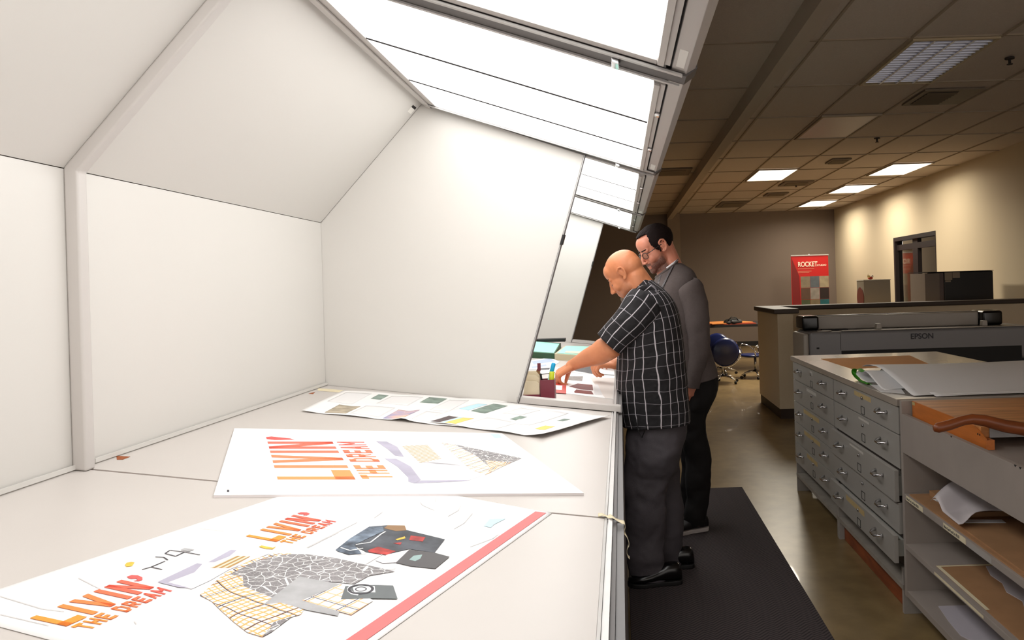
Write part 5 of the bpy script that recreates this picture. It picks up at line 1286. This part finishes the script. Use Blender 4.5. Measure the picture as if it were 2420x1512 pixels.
A3 = [(q2(1590, 680, .13), .064), (q2(1600, 700, .20), .078), (q2(1582, 760, .22), .068), (q2(1558, 812, .22), .062), (q2(1520, 828, .16), .054), (q2(1484, 838, .09), .042)]
loft(bm, limb([p for p, r in A3], [r for p, r in A3]), 28, cap=(True, False), sub=4, wr=.006, wscale=10, seed=17)
sw = obj('sweater', bm, mSw, p2, solid=.003)
cA, cB = q2(1551, 656), q2(1602, 618)
bm = BM(); cc, aa, bb = (cA + cB) / 2, (cB - cA) / 2, Vector((0, .078, 0))
P = [cc + aa * math.cos(t_) * 1.02 + bb * math.sin(t_) + Vector((.0, 0, .002)) for t_ in [2 * math.pi * i / 30 for i in range(30)]]
tube(bm, P, .0085, 8, closed=True); obj('neck_rib', bm, mSw, sw)
bm = BM(); tube(bm, [cc + aa * math.cos(t_) * 1.02 + bb * math.sin(t_) + Vector((-.001, 0, .011)) for t_ in [math.radians(-95 + 6 * i) for i in range(22)]], .0065, 8); obj('undershirt', bm, mat('undershirt_white', (236, 232, 236), .8), p2)
mTr2 = mat('black_jeans', (17, 13, 14), .85)
bm = BM(); loft(bm, hips2, 36, cap=(True, True), sub=4); loft(bm, leg2n, 32, cap=(True, True), sub=6, wr=.010, wscale=6, wst=(1, 1, 1.5), seed=21); loft(bm, leg2f, 32, cap=(True, True), sub=6, wr=.010, wscale=6, seed=24)
folds(remeshed('trousers', bm, mTr2, p2, voxel=.006, it=6), .022, .11)
mSn = mat('sneaker_black', (20, 17, 19), .6); mSole = mat('sneaker_sole', (206, 198, 194), .6)
for dx, dy in ((0, 0), (-.03, zf - zn)):
    o = shoe(p2, 'shoe', Vector((.482 + dx, zn + dy + .03, .009)), Vector((.215 + dx, zn + dy - .075, .009)), .105, .080, mSn, mSole, sole=.024)
    bm = BM()
    for i in range(3): x = .30 + dx + i * .018; tube(bm, [(x, zn + dy - .055, .088 + i * .008), (x, zn + dy - .02, .098 + i * .008)], .0022, 6)
    obj('laces', bm, mSole, o)
# hair
mHair = mat('dark_hair', (26, 15, 14), .75, spec=.2, bump=.4, bscale=90, var=.3, vscale=60, stretch=(1, 1, 5))
bm = BM()
vs = ball(bm, (-.016, 0, .042), (.1075, .0845, .0885), H2, 150)
Hi = H2.inverted(); kill = []
HL = [(1480, 582), (1494, 576), (1505, 567), (1517, 558), (1527, 554), (1532, 564), (1536, 578), (1546, 586), (1556, 592), (1561, 586), (1563, 570), (1574, 568), (1579, 580), (1586, 590), (1594, 594), (1610, 588)]
def hairline(x):
    for (a, b), (c, d) in zip(HL[:-1], HL[1:]):
        if a <= x <= c: return b + (d - b) * (x - a) / (c - a)
    return 400 if x < HL[0][0] else 588
def px(p): 
    q = p - Vector((0, 0, CH)); u, v = q.x / q.y * F, -q.z / q.y * F
    return (u * c_ + v * s_ + VX, -u * s_ + v * c_ + VY)
for v in list(bm.verts):
    l = Hi @ v.co; near = H2 @ Vector((l.x, abs(l.y), l.z)); x_, y_ = px(near)
    if y_ > hairline(x_) or l.z < -.045: kill.append(v)
bmesh.ops.delete(bm, geom=kill, context='VERTS')
for v in bm.verts:
    l = Hi @ v.co; n = noise.noise(Vector((l.x * 30, l.y * 120, l.z * 30)))
    up = max(0, (l.x - .02) / .09) * max(0, l.z / .12)
    v.co = H2 @ (l * (1 + .022 * n) + Vector((.010, 0, .004)) * up)
o = obj('hair', bm, mHair, p2, smooth=True, solid=.009)
bm = BM()
for s in (-1, 1): bone(bm, hp(H2, .012, s * .0775, .015), .007, hp(H2, .016, s * .074, -.018), .004, 10)
obj('sideburns', bm, mHair, o, smooth=True)
bm = BM()
for s in (-1, 1): bone(bm, hp(H2, .091, s * .013, .026), .0042, hp(H2, .080, s * .048, .029), .0035, 8)
obj('eyebrows', bm, mHair, p2, smooth=True)
# glasses
bm = BM()
for s in (-1, 1):
    P = []
    for i in range(16):
        a = 2 * math.pi * i / 16; P.append(hp(H2, .098 - .010 * abs(math.cos(a) * .5 + .5) * (1 if s > 0 else 1), s * (.030 + .0225 * math.copysign(abs(math.cos(a)) ** .7, math.cos(a))), -.002 + .0165 * math.copysign(abs(math.sin(a)) ** .7, math.sin(a))))
    tube(bm, P, .0024, 8, closed=True)
    tube(bm, [hp(H2, .090, s * .053, .006), hp(H2, .060, s * .074, .010), hp(H2, .0, s * .084, .014), hp(H2, -.016, s * .084, .004)], .0026, 8)
tube(bm, [hp(H2, .097, -.009, .004), hp(H2, .101, 0, .007), hp(H2, .097, .009, .004)], .0024, 8)
g = obj('glasses', bm, mat('tortoise_frame', (44, 26, 22), .3), p2)
mLens = mat('lens_glass', (235, 240, 240), .02); mLens.node_tree.nodes['Principled BSDF'].inputs['Transmission Weight'].default_value = 1.0; mLens.node_tree.nodes['Principled BSDF'].inputs['IOR'].default_value = 1.1
bm = BM()
for s in (-1, 1):
    P = [hp(H2, .0955 - .004 * math.cos(2 * math.pi * i / 16), s * (.030 + .021 * math.cos(2 * math.pi * i / 16)), -.002 + .015 * math.sin(2 * math.pi * i / 16)) for i in range(16)]
    extr(bm, P, (H2.to_3x3() @ Vector((.0012, 0, 0))))
obj('lenses', bm, mLens, g)
# lanyard
mLan = plaid('lanyard_black', (20, 16, 18), (20, 16, 18), (150, 144, 148), .5, .011, .0, .0035, rough=.6)
def ribbon(path, wdir, wd, name, parent):
    bm = BM(); uvl = bm.loops.layers.uv.verify(); vv = 0
    for a, b in zip(path[:-1], path[1:]):
        L = (b - a).length
        vs = [bm.verts.new(p) for p in (a - wdir * wd, b - wdir * wd, b + wdir * wd, a + wdir * wd)]
        f = bm.faces.new(vs)
        for l, (u_, v_) in zip(f.loops, ((.1, vv), (.1, vv + L), (.3, vv + L), (.3, vv))): l[uvl].uv = (u_, v_)
        vv += L
    bmesh.ops.remove_doubles(bm, verts=bm.verts, dist=1e-5)
    return obj(name, bm, mLan, parent, solid=.0015)
from mathutils.bvhtree import BVHTree
bt_ = bmesh.new(); bt_.from_mesh(sw.data); tree = BVHTree.FromBMesh(bt_)
def drape(pts, dflt):
    out = []
    for x, y in pts:
        d = ray(x, y).normalized(); h = tree.ray_cast(Vector((0, 0, CH)), d)
        out.append((h[0] if h[0] is not None else q2(x, y, dflt)) - d * .012)
    return out
def dense(P, n=5):
    return [(P[i][0] + (P[i + 1][0] - P[i][0]) * k / n, P[i][1] + (P[i + 1][1] - P[i][1]) * k / n) for i in range(len(P) - 1) for k in range(n)] + [P[-1]]
top_ = [q2(1601, 613, -.05), q2(1596, 619, -.075)]
ribbon(top_ + drape(dense([(1590, 627), (1583, 641), (1576, 655), (1568, 672), (1560, 689), (1553, 704)]), -.12), Vector((.80, -.25, .55)).normalized(), .0105, 'lanyard', p2)
ribbon(drape(dense([(1561, 650), (1557, 664), (1553, 680), (1549, 695)]), -.12), Vector((.9, -.3, .3)).normalized(), .006, 'lanyard_front', p2)
bt_.free()
